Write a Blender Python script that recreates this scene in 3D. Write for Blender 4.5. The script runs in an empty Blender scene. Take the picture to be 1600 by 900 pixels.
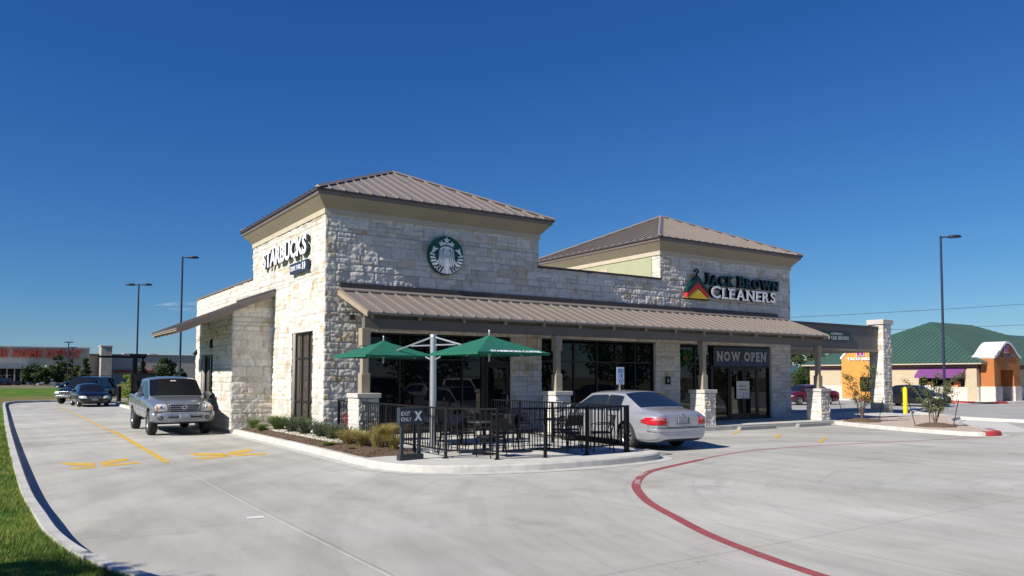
import bpy, bmesh, math, random
import numpy as np
from mathutils import Vector, Matrix
from mathutils.bvhtree import BVHTree
from math import radians, sin, cos, pi, sqrt, atan2

SC = bpy.context.scene
COL = SC.collection

# ------------------------------------------------------------------ camera, sky, sun, exposure
cam_data = bpy.data.cameras.new('camera')
cam = bpy.data.objects.new('camera', cam_data)
COL.objects.link(cam)
YAW, PIT, ROL = radians(56.28), radians(2.92), radians(0.14)
_f = Vector((cos(YAW) * cos(PIT), sin(YAW) * cos(PIT), sin(PIT)))
_r = Vector((sin(YAW), -cos(YAW), 0))
_u = _r.cross(_f)
_r2 = _r * cos(ROL) + _u * sin(ROL)
_u2 = -_r * sin(ROL) + _u * cos(ROL)
_m = Matrix((_r2, _u2, -_f)).transposed().to_4x4()
_m.translation = Vector((0, 0, 1.9))
cam.matrix_world = _m
cam_data.sensor_fit = 'HORIZONTAL'
cam_data.sensor_width = 36.0
cam_data.lens = 36.0 * 1207.5 / 1600
cam_data.shift_y = 77.0 / 1600
cam_data.clip_start = 0.1
cam_data.clip_end = 6000
SC.camera = cam

SUN_TRAVEL = Vector((1.0, 0.098, -0.755)).normalized()     # direction the light travels
to_sun = -SUN_TRAVEL
SUN_ELEV = math.asin(to_sun.z)
SUN_AZ = atan2(to_sun.x, to_sun.y)                          # clockwise from +Y, as the sky texture uses it
world = bpy.data.worlds.new('World')
SC.world = world
world.use_nodes = True
wn, wl = world.node_tree.nodes, world.node_tree.links
wn.clear()
w_out = wn.new('ShaderNodeOutputWorld')
w_bg = wn.new('ShaderNodeBackground')
w_sky = wn.new('ShaderNodeTexSky')
w_sky.sky_type = 'NISHITA'
w_sky.sun_disc = False
w_sky.sun_elevation = SUN_ELEV
w_sky.sun_rotation = SUN_AZ
w_sky.altitude = 200
w_sky.air_density = 1.0
w_sky.dust_density = 0.0
w_sky.ozone_density = 3.0
EXPO = 0.6
# grade the Nishita sky towards the deep polarised blue of the photograph: per channel gain * (sky) ** power
w_pre = wn.new('ShaderNodeVectorMath'); w_pre.operation = 'SCALE'; w_pre.inputs['Scale'].default_value = 0.085
w_sep = wn.new('ShaderNodeSeparateXYZ'); w_com = wn.new('ShaderNodeCombineXYZ')
wl.new(w_sky.outputs[0], w_pre.inputs[0]); wl.new(w_pre.outputs[0], w_sep.inputs[0])
for _i, (_p, _g) in enumerate(((1.402, .583), (1.106, .722), (.775, .892))):
    _a = wn.new('ShaderNodeMath'); _a.operation = 'POWER'; _a.inputs[1].default_value = _p
    _b = wn.new('ShaderNodeMath'); _b.operation = 'MULTIPLY'; _b.inputs[1].default_value = _g * 10 / 2 ** EXPO
    wl.new(w_sep.outputs[_i], _a.inputs[0]); wl.new(_a.outputs[0], _b.inputs[0]); wl.new(_b.outputs[0], w_com.inputs[_i])
w_bg.inputs['Strength'].default_value = 0.1
wl.new(w_com.outputs[0], w_bg.inputs[0])
wl.new(w_bg.outputs[0], w_out.inputs[0])

sun_data = bpy.data.lights.new('sun', 'SUN')
sun_data.energy = 4.4
sun_data.angle = radians(0.53)
sun_data.color = (1.0, 0.94, 0.85)
sun = bpy.data.objects.new('sun', sun_data)
COL.objects.link(sun)
sun.location = (-30, -5, 30)
sun.rotation_euler = SUN_TRAVEL.to_track_quat('-Z', 'Y').to_euler()

SC.view_settings.view_transform = 'Standard'
SC.view_settings.look = 'None'
SC.view_settings.exposure = EXPO
SC.view_settings.gamma = 1.0
SC.view_settings.use_curve_mapping = False
SC.render.engine = 'CYCLES'
SC.cycles.max_bounces = 6
SC.cycles.diffuse_bounces = 3
SC.cycles.glossy_bounces = 3
SC.cycles.transparent_max_bounces = 8
SC.cycles.caustics_reflective = False
SC.cycles.caustics_refractive = False
SC.cycles.sample_clamp_indirect = 6.0

# ------------------------------------------------------------------ helpers: properties, objects
def tag(o, label=None, cat=None, group=None, kind=None):
    if label: o['label'] = label
    if cat: o['category'] = cat
    if group: o['group'] = group
    if kind: o['kind'] = kind
    return o

def empty(name, loc=(0, 0, 0), rz=0.0, label=None, cat=None, group=None):
    o = bpy.data.objects.new(name, None)
    o.empty_display_size = 0.3
    COL.objects.link(o)
    o.location = loc
    o.rotation_euler = (0, 0, rz)
    return tag(o, label, cat, group)

CH = {}
def setpar(o, parent):
    if parent is not None:
        o.parent = parent
        CH.setdefault(parent.name, []).append(o)
    return o

def copy_tree(o, parent=None):
    c = o.copy()
    COL.objects.link(c)
    if parent is not None:
        setpar(c, parent)
    for ch in CH.get(o.name, []):
        copy_tree(ch, c)
    return c

class MB:
    """collects primitive shapes, builds them as one mesh object"""
    def __init__(s):
        s.v = []; s.f = []; s.mi = []; s.sm = []
    def add(s, vs, fs, mi=0, smooth=False):
        o = len(s.v)
        s.v.extend([tuple(v) for v in vs])
        s.f.extend([tuple(i + o for i in f) for f in fs])
        s.mi.extend([mi] * len(fs)); s.sm.extend([smooth] * len(fs))
        return s
    def box(s, x0, x1, y0, y1, z0, z1, mi=0, M=None):
        vs = [Vector(p) for p in ((x0, y0, z0), (x1, y0, z0), (x1, y1, z0), (x0, y1, z0), (x0, y0, z1), (x1, y0, z1), (x1, y1, z1), (x0, y1, z1))]
        if M is not None: vs = [M @ v for v in vs]
        fs = [(0, 3, 2, 1), (4, 5, 6, 7), (0, 1, 5, 4), (1, 2, 6, 5), (2, 3, 7, 6), (3, 0, 4, 7)]
        return s.add(vs, fs, mi)
    def cbox(s, c, d, mi=0, M=None):
        return s.box(c[0] - d[0] / 2, c[0] + d[0] / 2, c[1] - d[1] / 2, c[1] + d[1] / 2, c[2] - d[2] / 2, c[2] + d[2] / 2, mi, M)
    def prism(s, poly, z0, z1, mi=0):
        n = len(poly)
        a = sum(poly[i][0] * poly[(i + 1) % n][1] - poly[(i + 1) % n][0] * poly[i][1] for i in range(n))
        if a < 0: poly = poly[::-1]
        vs = [(p[0], p[1], z0) for p in poly] + [(p[0], p[1], z1) for p in poly]
        fs = [tuple(range(n))[::-1], tuple(range(n, 2 * n))] + [(i, (i + 1) % n, (i + 1) % n + n, i + n) for i in range(n)]
        return s.add(vs, fs, mi)
    def tube(s, pts, r, seg=8, mi=0, smooth=True, cap=True, r_end=None):
        pts = [Vector(p) for p in pts]
        n = len(pts); rings = []
        up = Vector((0, 0, 1))
        for i, p in enumerate(pts):
            d = (pts[min(i + 1, n - 1)] - pts[max(i - 1, 0)]).normalized()
            a = d.cross(up if abs(d.dot(up)) < .95 else Vector((1, 0, 0))).normalized()
            b = d.cross(a).normalized()
            if isinstance(r, (list, tuple)): rr = r[i]
            else: rr = r if r_end is None else r + (r_end - r) * i / (n - 1)
            rings.append([p + a * rr * cos(2 * pi * k / seg) + b * rr * sin(2 * pi * k / seg) for k in range(seg)])
        vs = [v for rg in rings for v in rg]
        fs = [(i * seg + k, i * seg + (k + 1) % seg, (i + 1) * seg + (k + 1) % seg, (i + 1) * seg + k) for i in range(n - 1) for k in range(seg)]
        s.add(vs, fs, mi, smooth)
        if cap:
            s.add(rings[0], [tuple(range(seg))], mi); s.add(rings[-1], [tuple(range(seg))[::-1]], mi)
        return s
    def lathe(s, prof, c, axis='Z', seg=24, mi=0, smooth=True, close=False):
        """prof: (radius, offset along axis)"""
        rings = []
        for (r, h) in prof:
            rg = []
            for k in range(seg):
                a = 2 * pi * k / seg
                if axis == 'Z': q = (c[0] + r * cos(a), c[1] + r * sin(a), c[2] + h)
                elif axis == 'Y': q = (c[0] + r * cos(a), c[1] + h, c[2] + r * sin(a))
                else: q = (c[0] + h, c[1] + r * cos(a), c[2] + r * sin(a))
                rg.append(q)
            rings.append(rg)
        n = len(prof)
        fs = []
        for i in range(n if close else n - 1):
            j = (i + 1) % n
            fs += [(i * seg + k, i * seg + (k + 1) % seg, j * seg + (k + 1) % seg, j * seg + k) for k in range(seg)]
        s.add([v for rg in rings for v in rg], fs, mi, smooth)
        if not close:
            if prof[0][0] > 1e-6: s.add(rings[0], [tuple(range(seg))[::-1]], mi)
            if prof[-1][0] > 1e-6: s.add(rings[-1], [tuple(range(seg))], mi)
        return s
    def build(s, name, mats, parent=None, fix=True):
        me = bpy.data.meshes.new(name)
        me.from_pydata([tuple(v) for v in s.v], [], s.f)
        if not isinstance(mats, (list, tuple)): mats = [mats]
        for m in mats: me.materials.append(m)
        me.polygons.foreach_set('material_index', s.mi)
        me.polygons.foreach_set('use_smooth', s.sm)
        if fix:
            bm = bmesh.new(); bm.from_mesh(me)
            bmesh.ops.recalc_face_normals(bm, faces=bm.faces)
            bm.to_mesh(me); bm.free()
        me.update()
        o = bpy.data.objects.new(name, me)
        COL.objects.link(o)
        setpar(o, parent)
        return o

def bevel(o, w=0.01, seg=2):
    md = o.modifiers.new('bevel', 'BEVEL'); md.width = w; md.segments = seg; md.limit_method = 'ANGLE'; md.angle_limit = radians(40)
    return o

# ------------------------------------------------------------------ materials
def mat(name, col, rough=0.6, metal=0.0, var=0.12, scale=3.0, bump=0.0, bscale=40.0, coat=0.0, spec=0.5, var2=None, stretch=None):
    m = bpy.data.materials.new(name); m.use_nodes = True
    N, L = m.node_tree.nodes, m.node_tree.links
    b = N['Principled BSDF']
    b.inputs['Roughness'].default_value = rough
    b.inputs['Metallic'].default_value = metal
    b.inputs['Specular IOR Level'].default_value = spec
    if coat:
        b.inputs['Coat Weight'].default_value = coat; b.inputs['Coat Roughness'].default_value = 0.04
    tc = N.new('ShaderNodeTexCoord')
    src = tc.outputs['Object']
    if stretch:
        mp = N.new('ShaderNodeMapping'); mp.inputs['Scale'].default_value = stretch
        L.new(src, mp.inputs[0]); src = mp.outputs[0]
    no = N.new('ShaderNodeTexNoise'); no.inputs['Scale'].default_value = scale; no.inputs['Detail'].default_value = 6
    L.new(src, no.inputs['Vector'])
    rp = N.new('ShaderNodeValToRGB')
    c = np.array(col[:3])
    lo = np.clip(c * (1 - var), 0, 1); hi = np.clip(c * (1 + var), 0, 1) if var2 is None else np.array(var2)
    rp.color_ramp.elements[0].position = 0.3; rp.color_ramp.elements[1].position = 0.7
    rp.color_ramp.elements[0].color = (*lo, 1); rp.color_ramp.elements[1].color = (*hi, 1)
    L.new(no.outputs['Fac'], rp.inputs[0]); L.new(rp.outputs[0], b.inputs['Base Color'])
    if bump:
        n2 = N.new('ShaderNodeTexNoise'); n2.inputs['Scale'].default_value = bscale; n2.inputs['Detail'].default_value = 4
        L.new(tc.outputs['Object'], n2.inputs['Vector'])
        bp = N.new('ShaderNodeBump'); bp.inputs['Strength'].default_value = bump; bp.inputs['Distance'].default_value = 0.02
        L.new(n2.outputs['Fac'], bp.inputs['Height']); L.new(bp.outputs[0], b.inputs['Normal'])
    return m

M = {}
M['trim_cream'] = mat('trim_cream', (.50, .435, .325), .7, var=.06)
M['cove'] = mat('cove_tan', (.34, .285, .205), .7, var=.06, scale=1)
M['fascia'] = mat('fascia_taupe', (.175, .143, .132), .5, var=.06)
M['roof'] = mat('roof_metal', (.262, .224, .198), .42, metal=.25, var=.06, scale=1.2)
M['gutter'] = mat('dark_bronze', (.075, .058, .052), .45, metal=.2, var=.1)
M['post'] = mat('post_tan', (.34, .285, .205), .65, var=.06)
M['beam'] = mat('beam_taupe', (.15, .125, .10), .65, var=.08)
M['wood'] = mat('rafter_tan', (.33, .26, .19), .7, var=.12)
M['stucco'] = mat('green_stucco', (.37, .38, .24), .85, var=.05, bump=.15, bscale=90)
M['concrete_lt'] = mat('concrete_light', (.53, .515, .475), .85, var=.10, scale=2.2, bump=.2, bscale=60)
M['kerb'] = mat('concrete_kerb', (.49, .475, .435), .85, var=.16, scale=3.5, bump=.3, bscale=40)
M['castcap'] = mat('cast_stone', (.50, .48, .44), .8, var=.08, bump=.2)
M['black'] = mat('black_metal', (.009, .010, .012), .6, var=.2, spec=.2)
M['blackpost'] = mat('slate_metal', (.035, .045, .055), .45, metal=.2, var=.1)
M['frame'] = mat('window_frame_black', (.015, .014, .014), .4, metal=.3, var=.15)
M['rubber'] = mat('tyre_rubber', (.022, .022, .022), .85, var=.2, bump=.2)
M['plastic'] = mat('black_plastic', (.018, .018, .02), .55, var=.1)
M['alu'] = mat('brushed_aluminium', (.55, .57, .60), .35, metal=.75, var=.06)
M['chrome'] = mat('chrome', (.7, .7, .72), .12, metal=1, var=.03)
M['rim'] = mat('alloy_rim', (.42, .43, .45), .3, metal=.8, var=.08)
M['white'] = mat('white_acrylic', (.80, .82, .84), .4, var=.02)
M['green_sign'] = mat('green_sign', (.008, .075, .045), .35, var=.05)
M['dkgreen'] = mat('dark_green_face', (.006, .04, .03), .3, var=.05)
M['navy'] = mat('navy_sign', (.018, .035, .075), .5, var=.05)
M['redface'] = mat('red_face', (.55, .03, .03), .4, var=.05)
M['yellowface'] = mat('yellow_face', (.80, .52, .02), .4, var=.05)
M['orange_sign'] = mat('orange_lettering', (.42, .055, .025), .6, var=.06)
M['yellow'] = mat('yellow_paint', (.62, .38, .035), .75, var=.18, scale=9)
M['bollard'] = mat('bollard_yellow', (.85, .62, .01), .45, var=.04)
M['redpaint'] = mat('red_paint', (.32, .07, .07), .75, var=.25, scale=7)
M['redcurb'] = mat('red_kerb_paint', (.40, .045, .04), .6, var=.15, scale=7)
M['whitepaint'] = mat('white_paint', (.62, .50, .50), .7, var=.2, scale=20)
M['canvas'] = mat('green_canvas', (.006, .118, .072), .8, var=.08, scale=5)
M['lamp'] = mat('lamp_pole', (.02, .03, .06), .45, metal=.2, var=.1)
M['bark'] = mat('bark', (.16, .12, .09), .9, var=.3, scale=12, bump=.4)
M['mulch'] = mat('mulch', (.13, .085, .055), .95, var=.55, scale=30, bump=1.0, bscale=60)
M['gravel'] = mat('pink_gravel', (.50, .40, .32), .95, var=.35, scale=45, bump=.8, bscale=70)
M['rock'] = mat('river_rock', (.52, .48, .42), .9, var=.3, scale=10, bump=.5)
M['asphalt'] = mat('asphalt', (.16, .155, .15), .9, var=.15, scale=.6, bump=.2, bscale=80)
M['seat'] = mat('chair_black', (.02, .02, .024), .5, var=.1)
M['tabletop'] = mat('table_top', (.05, .05, .055), .35, metal=.2, var=.1)
M['paper'] = mat('paper_sign', (.62, .62, .55), .7, var=.05)

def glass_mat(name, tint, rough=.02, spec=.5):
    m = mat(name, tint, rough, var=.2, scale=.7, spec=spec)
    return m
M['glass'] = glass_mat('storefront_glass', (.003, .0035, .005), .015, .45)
M['carglass'] = glass_mat('car_glass', (.010, .012, .014), .02, .6)
M['carglass_blue'] = glass_mat('car_glass_tinted', (.012, .022, .040), .03, .75)

def paint(name, col, metal=.0, rough=.3, coat=1.0):
    if col[0] < .01: coat = .45
    return mat(name, col, rough, metal=metal, var=.03, scale=4, coat=coat)
M['silver'] = paint('silver_paint', (.47, .49, .53), .55, .34)
M['truckgrey'] = paint('grey_silver_paint', (.215, .24, .275), .35, .30)
M['blackpaint'] = paint('black_paint', (.006, .007, .010), 0, .2)
M['bluepaint'] = paint('dark_blue_paint', (.006, .008, .013), 0, .25)
M['redcar'] = paint('maroon_paint', (.13, .008, .015), .2, .25)
M['lens'] = mat('headlight_lens', (.62, .62, .58), .08, var=.35, scale=30, coat=1, spec=.8)
M['amber'] = mat('amber_lens', (.62, .30, .17), .1, var=.1, coat=1)
M['tail'] = mat('tail_lens', (.50, .012, .018), .1, var=.25, scale=25, coat=1)
M['tailpink'] = mat('tail_clear_lens', (.55, .20, .20), .1, var=.2, scale=25, coat=1)
M['plate'] = mat('licence_plate', (.24, .27, .32), .5, var=.3, scale=60)

# stone with the colour of each block stored on the mesh
def stone_mat():
    m = bpy.data.materials.new('limestone_blocks'); m.use_nodes = True
    N, L = m.node_tree.nodes, m.node_tree.links
    b = N['Principled BSDF']; b.inputs['Roughness'].default_value = .9; b.inputs['Specular IOR Level'].default_value = .25
    at = N.new('ShaderNodeAttribute'); at.attribute_name = 'Col'
    tc = N.new('ShaderNodeTexCoord')
    no = N.new('ShaderNodeTexNoise'); no.inputs['Scale'].default_value = 14; no.inputs['Detail'].default_value = 6
    L.new(tc.outputs['Object'], no.inputs['Vector'])
    mr = N.new('ShaderNodeMapRange'); mr.inputs['From Min'].default_value = .3; mr.inputs['From Max'].default_value = .7
    mr.inputs['To Min'].default_value = .88; mr.inputs['To Max'].default_value = 1.08
    L.new(no.outputs['Fac'], mr.inputs['Value'])
    mx = N.new('ShaderNodeVectorMath'); mx.operation = 'SCALE'
    L.new(at.outputs['Color'], mx.inputs[0]); L.new(mr.outputs[0], mx.inputs['Scale'])
    L.new(mx.outputs[0], b.inputs['Base Color'])
    n2 = N.new('ShaderNodeTexNoise'); n2.inputs['Scale'].default_value = 22; n2.inputs['Detail'].default_value = 8; n2.inputs['Roughness'].default_value = .65
    L.new(tc.outputs['Object'], n2.inputs['Vector'])
    bp = N.new('ShaderNodeBump'); bp.inputs['Strength'].default_value = .35; bp.inputs['Distance'].default_value = .02
    L.new(n2.outputs['Fac'], bp.inputs['Height']); L.new(bp.outputs[0], b.inputs['Normal'])
    return m
M['stone'] = stone_mat()

def pavement_mat():
    m = bpy.data.materials.new('concrete_pavement'); m.use_nodes = True
    N, L = m.node_tree.nodes, m.node_tree.links
    b = N['Principled BSDF']; b.inputs['Roughness'].default_value = .88; b.inputs['Specular IOR Level'].default_value = .3
    tc = N.new('ShaderNodeTexCoord'); P = tc.outputs['Object']
    def noise(scale, st=None, det=6, rough=.6):
        src = P
        if st:
            mp = N.new('ShaderNodeMapping'); mp.inputs['Scale'].default_value = st; L.new(P, mp.inputs[0]); src = mp.outputs[0]
        n = N.new('ShaderNodeTexNoise'); n.inputs['Scale'].default_value = scale; n.inputs['Detail'].default_value = det; n.inputs['Roughness'].default_value = rough
        L.new(src, n.inputs['Vector']); return n.outputs['Fac']
    def rng(v, a, b_, c, d):
        r = N.new('ShaderNodeMapRange'); r.inputs['From Min'].default_value = a; r.inputs['From Max'].default_value = b_
        r.inputs['To Min'].default_value = c; r.inputs['To Max'].default_value = d; L.new(v, r.inputs['Value']); return r.outputs[0]
    def mul(a, c):
        k = N.new('ShaderNodeMath'); k.operation = 'MULTIPLY'; L.new(a, k.inputs[0])
        if isinstance(c, (int, float)): k.inputs[1].default_value = c
        else: L.new(c, k.inputs[1])
        return k.outputs[0]
    def math_(op, a, c=None, c2=None):
        k = N.new('ShaderNodeMath'); k.operation = op
        for i, v in enumerate((a, c, c2)):
            if v is None: continue
            if isinstance(v, (int, float)): k.inputs[i].default_value = v
            else: L.new(v, k.inputs[i])
        return k.outputs[0]
    f = rng(noise(.22, None, 5), .3, .7, .80, 1.12)
    f = mul(f, rng(noise(1.6, (1, .16, 1), 6), .3, .7, .86, 1.07))        # streaks along the lanes
    f = mul(f, rng(noise(26, None, 8, .75), .3, .7, .93, 1.06))           # grain
    f = mul(f, rng(noise(.55, None, 3), .60, .72, 1.0, .80))              # darker patches
    sp = N.new('ShaderNodeSeparateXYZ'); L.new(P, sp.inputs[0])
    # slab joints
    def joint(coord, period, off, w):
        a = math_('SUBTRACT', coord, off)
        a = math_('DIVIDE', a, period)
        a = math_('FRACT', a)
        a = math_('SUBTRACT', a, .5)
        a = math_('ABSOLUTE', a)
        a = math_('SUBTRACT', .5, a)
        a = math_('MULTIPLY', a, period)
        return rng(a, w * .4, w, 1.0, 0.0)
    wob = math_('MULTIPLY', noise(.8), .06)
    jx = joint(math_('ADD', sp.outputs[0], wob), 4.6, 3.25, .016)
    jy = joint(math_('ADD', sp.outputs[1], wob), 4.6, 1.2, .016)
    j = math_('MAXIMUM', jx, jy)
    f = mul(f, rng(noise(.9, (.22, 1, 1), 8, .7), .62, .75, 1.0, .84))      # thin scuffs across the lanes
    f = mul(f, rng(j, 0, 1, 1.0, .74))
    # tyre arcs curving round the corner of the fire lane
    dx = math_('SUBTRACT', sp.outputs[0], 15.5); dy = math_('SUBTRACT', sp.outputs[1], 4.0)
    rr = math_('SQRT', math_('ADD', math_('MULTIPLY', dx, dx), math_('MULTIPLY', dy, dy)))
    cr = N.new('ShaderNodeCombineXYZ'); L.new(rr, cr.inputs[0])
    an = math_('ARCTAN2', dy, dx); L.new(math_('MULTIPLY', an, .55), cr.inputs[1])
    n3 = N.new('ShaderNodeTexNoise'); n3.inputs['Scale'].default_value = 4.6; n3.inputs['Detail'].default_value = 9; n3.inputs['Roughness'].default_value = .7; L.new(cr.outputs[0], n3.inputs['Vector'])
    arc = rng(n3.outputs['Fac'], .5, .72, 0, 1)
    arc = mul(arc, rng(rr, 19, 7.5, .0, 1))
    f = mul(f, rng(arc, 0, 1, 1.0, .82))
    # long soft tyre-worn bands that swing out of the drive-through lane
    n5 = N.new('ShaderNodeTexNoise'); n5.inputs['Scale'].default_value = 1.1; n5.inputs['Detail'].default_value = 4
    c5 = N.new('ShaderNodeCombineXYZ'); L.new(rr, c5.inputs[0]); L.new(math_('MULTIPLY', an, .9), c5.inputs[1]); L.new(c5.outputs[0], n5.inputs['Vector'])
    f = mul(f, rng(mul(rng(n5.outputs['Fac'], .47, .66, 0, 1), rng(rr, 8, 10, 0, 1)), 0, 1, 1.0, .84))
    # hairline cracks
    vc = N.new('ShaderNodeTexVoronoi'); vc.feature = 'DISTANCE_TO_EDGE'; vc.inputs['Scale'].default_value = .11
    nw = N.new('ShaderNodeTexNoise'); nw.inputs['Scale'].default_value = .7; nw.inputs['Detail'].default_value = 8; L.new(P, nw.inputs['Vector'])
    wv = N.new('ShaderNodeVectorMath'); wv.operation = 'MULTIPLY_ADD'; wv.inputs[1].default_value = (2.2, 2.2, 0); L.new(nw.outputs['Color'], wv.inputs[0]); L.new(P, wv.inputs[2]); L.new(wv.outputs[0], vc.inputs['Vector'])
    ck = rng(vc.outputs['Distance'], .0003, .0014, 1, 0)
    ck = mul(ck, rng(noise(.16, None, 2), .50, .58, 0, 1))
    f = mul(f, rng(ck, 0, 1, 1.0, .70))
    # small oil spots
    vo = N.new('ShaderNodeTexVoronoi'); vo.inputs['Scale'].default_value = .33; vo.inputs['Randomness'].default_value = 1; L.new(P, vo.inputs['Vector'])
    sp2 = rng(vo.outputs['Distance'], .03, .075, .62, 1.0)
    f = mul(f, sp2)
    tint = N.new('ShaderNodeValToRGB'); tint.color_ramp.elements[0].color = (.445, .43, .38, 1); tint.color_ramp.elements[1].color = (.48, .47, .425, 1)
    tint.color_ramp.elements[0].position = .35; tint.color_ramp.elements[1].position = .65
    L.new(noise(.35, None, 3), tint.inputs[0])
    mx = N.new('ShaderNodeVectorMath'); mx.operation = 'SCALE'; L.new(tint.outputs[0], mx.inputs[0]); L.new(f, mx.inputs['Scale'])
    L.new(mx.outputs[0], b.inputs['Base Color'])
    bp = N.new('ShaderNodeBump'); bp.inputs['Strength'].default_value = .25; bp.inputs['Distance'].default_value = .01
    L.new(noise(60, None, 5), bp.inputs['Height']); L.new(bp.outputs[0], b.inputs['Normal'])
    return m
M['pavement'] = pavement_mat()

def lawn_mat():
    m = bpy.data.materials.new('lawn'); m.use_nodes = True
    N, L = m.node_tree.nodes, m.node_tree.links
    b = N['Principled BSDF']; b.inputs['Roughness'].default_value = 1; b.inputs['Specular IOR Level'].default_value = .1
    tc = N.new('ShaderNodeTexCoord')
    def nz(s, d=5):
        n = N.new('ShaderNodeTexNoise'); n.inputs['Scale'].default_value = s; n.inputs['Detail'].default_value = d; L.new(tc.outputs['Object'], n.inputs['Vector']); return n.outputs['Fac']
    r1 = N.new('ShaderNodeValToRGB'); e = r1.color_ramp.elements
    e[0].position = .35; e[0].color = (.055, .13, .018, 1); e[1].position = .66; e[1].color = (.19, .20, .045, 1)
    k = e.new(.52); k.color = (.09, .18, .025, 1)
    L.new(nz(.45), r1.inputs[0])
    r2 = N.new('ShaderNodeValToRGB'); r2.color_ramp.elements[0].position = .3; r2.color_ramp.elements[1].position = .7
    r2.color_ramp.elements[0].color = (.6, .6, .6, 1); r2.color_ramp.elements[1].color = (1.3, 1.3, 1.3, 1)
    L.new(nz(14, 8), r2.inputs[0])
    mx = N.new('ShaderNodeVectorMath'); mx.operation = 'MULTIPLY'; L.new(r1.outputs[0], mx.inputs[0]); L.new(r2.outputs[0], mx.inputs[1])
    # bare dry strip just beyond the turn of the lane
    sp = N.new('ShaderNodeSeparateXYZ'); L.new(tc.outputs['Object'], sp.inputs[0])
    mr = N.new('ShaderNodeMapRange'); mr.inputs['From Min'].default_value = 84; mr.inputs['From Max'].default_value = 74; mr.inputs['To Min'].default_value = 0; mr.inputs['To Max'].default_value = .75
    L.new(sp.outputs[1], mr.inputs['Value'])
    mr2 = N.new('ShaderNodeMapRange'); mr2.inputs['From Min'].default_value = 48; mr2.inputs['From Max'].default_value = 64; L.new(sp.outputs[1], mr2.inputs['Value'])
    mm = N.new('ShaderNodeMath'); mm.operation = 'MULTIPLY'; L.new(mr.outputs[0], mm.inputs[0]); L.new(mr2.outputs[0], mm.inputs[1])
    mix = N.new('ShaderNodeMix'); mix.data_type = 'RGBA'; L.new(mm.outputs[0], mix.inputs['Factor']); L.new(mx.outputs[0], mix.inputs['A']); mix.inputs['B'].default_value = (.20, .155, .07, 1)
    L.new(mix.outputs['Result'], b.inputs['Base Color'])
    bp = N.new('ShaderNodeBump'); bp.inputs['Strength'].default_value = .8; bp.inputs['Distance'].default_value = .04
    L.new(nz(40, 6), bp.inputs['Height']); L.new(bp.outputs[0], b.inputs['Normal'])
    return m
M['lawn'] = lawn_mat()

def leaf_mat(name, a, b_, sc=1.5):
    m = bpy.data.materials.new(name); m.use_nodes = True
    N, L = m.node_tree.nodes, m.node_tree.links
    b = N['Principled BSDF']; b.inputs['Roughness'].default_value = .6; b.inputs['Specular IOR Level'].default_value = .25
    tc = N.new('ShaderNodeTexCoord'); n = N.new('ShaderNodeTexNoise'); n.inputs['Scale'].default_value = sc; n.inputs['Detail'].default_value = 6
    L.new(tc.outputs['Object'], n.inputs['Vector'])
    r = N.new('ShaderNodeValToRGB'); r.color_ramp.elements[0].position = .35; r.color_ramp.elements[1].position = .65
    r.color_ramp.elements[0].color = (*a, 1); r.color_ramp.elements[1].color = (*b_, 1)
    L.new(n.outputs['Fac'], r.inputs[0]); L.new(r.outputs[0], b.inputs['Base Color'])
    tr = N.new('ShaderNodeBsdfTranslucent'); L.new(r.outputs[0], tr.inputs[0])
    ms = N.new('ShaderNodeMixShader'); ms.inputs[0].default_value = .25
    L.new(b.outputs[0], ms.inputs[1]); L.new(tr.outputs[0], ms.inputs[2]); L.new(ms.outputs[0], N['Material Output'].inputs[0])
    return m
M['leaf_dark'] = leaf_mat('leaf_dark', (.025, .05, .012), (.06, .095, .025))
M['leaf_mid'] = leaf_mat('leaf_mid', (.045, .07, .018), (.10, .12, .035))
M['leaf_olive'] = leaf_mat('leaf_olive', (.06, .085, .02), (.15, .17, .05), 4)
M['grass_blade'] = leaf_mat('grass_blade', (.085, .18, .025), (.26, .30, .06), 1.2)
M['grass_gold'] = leaf_mat('golden_grass', (.20, .19, .045), (.58, .46, .20), 6)
M['grass_green'] = leaf_mat('bed_grass', (.08, .16, .03), (.24, .30, .09), 8)
M['agave'] = leaf_mat('strap_leaf', (.05, .08, .04), (.17, .21, .11), 9)

# ================================================================== ground, pavement, kerbs, markings
def sheet(name, poly, z, m, kind='structure', thick=None):
    mb = MB()
    mb.add([(p[0], p[1], z) for p in poly], [tuple(range(len(poly)))])
    o = mb.build(name, m, fix=False)
    me = o.data
    if me.polygons[0].normal.z < 0: me.flip_normals()
    tag(o, kind=kind)
    return o

sheet('ground', [(-1500, -1500), (2500, -1500), (2500, 2500), (-1500, 2500)], -.05, mat('dry_ground', (.14, .13, .07), .95, var=.25, scale=.02))
LEFT_EDGE = [(3.7, -30), (3.7, -3), (3.55, 2), (2.80, 4.6), (1.50, 7.0), (.98, 8.44), (.74, 9.8), (.64, 11.5), (.53, 15.75), (.50, 30), (.55, 45), (.60, 57), (.75, 61), (1.3, 63.2), (2.6, 64.5), (4.5, 65.0), (12, 65.2), (30, 65.2)]
sheet('pavement', LEFT_EDGE + [(60, 65.2), (60, 24), (48, 24), (37.2, 16.8), (37.2, 8), (60, 6), (60, -30)], 0.0, M['pavement'])
sheet('lawn', [(-120, -40), (3.58, -40)] + [(x - .12, y) for x, y in LEFT_EDGE[1:14]] + [(2.4, 64.8), (4.5, 65.3), (12, 65.5), (60, 65.5), (60, 128), (-120, 128)], .10, M['lawn'])
sheet('parking_lot', [(-120, 128), (140, 128), (140, 260), (-120, 260)], .06, M['asphalt'])
sheet('neighbour_lot', [(60, 65.2), (37.2, 55), (37.2, 16.8), (48, 24), (60, 24), (60, -30), (160, -30), (160, 100), (60, 100)][:0] + [(37.25, 25), (37.25, 16.85), (37.25, -30), (140, -30), (140, 90), (37.25, 90)], .008, mat('grey_lot', (.34, .33, .31), .9, var=.12, scale=.5, bump=.2))

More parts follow.
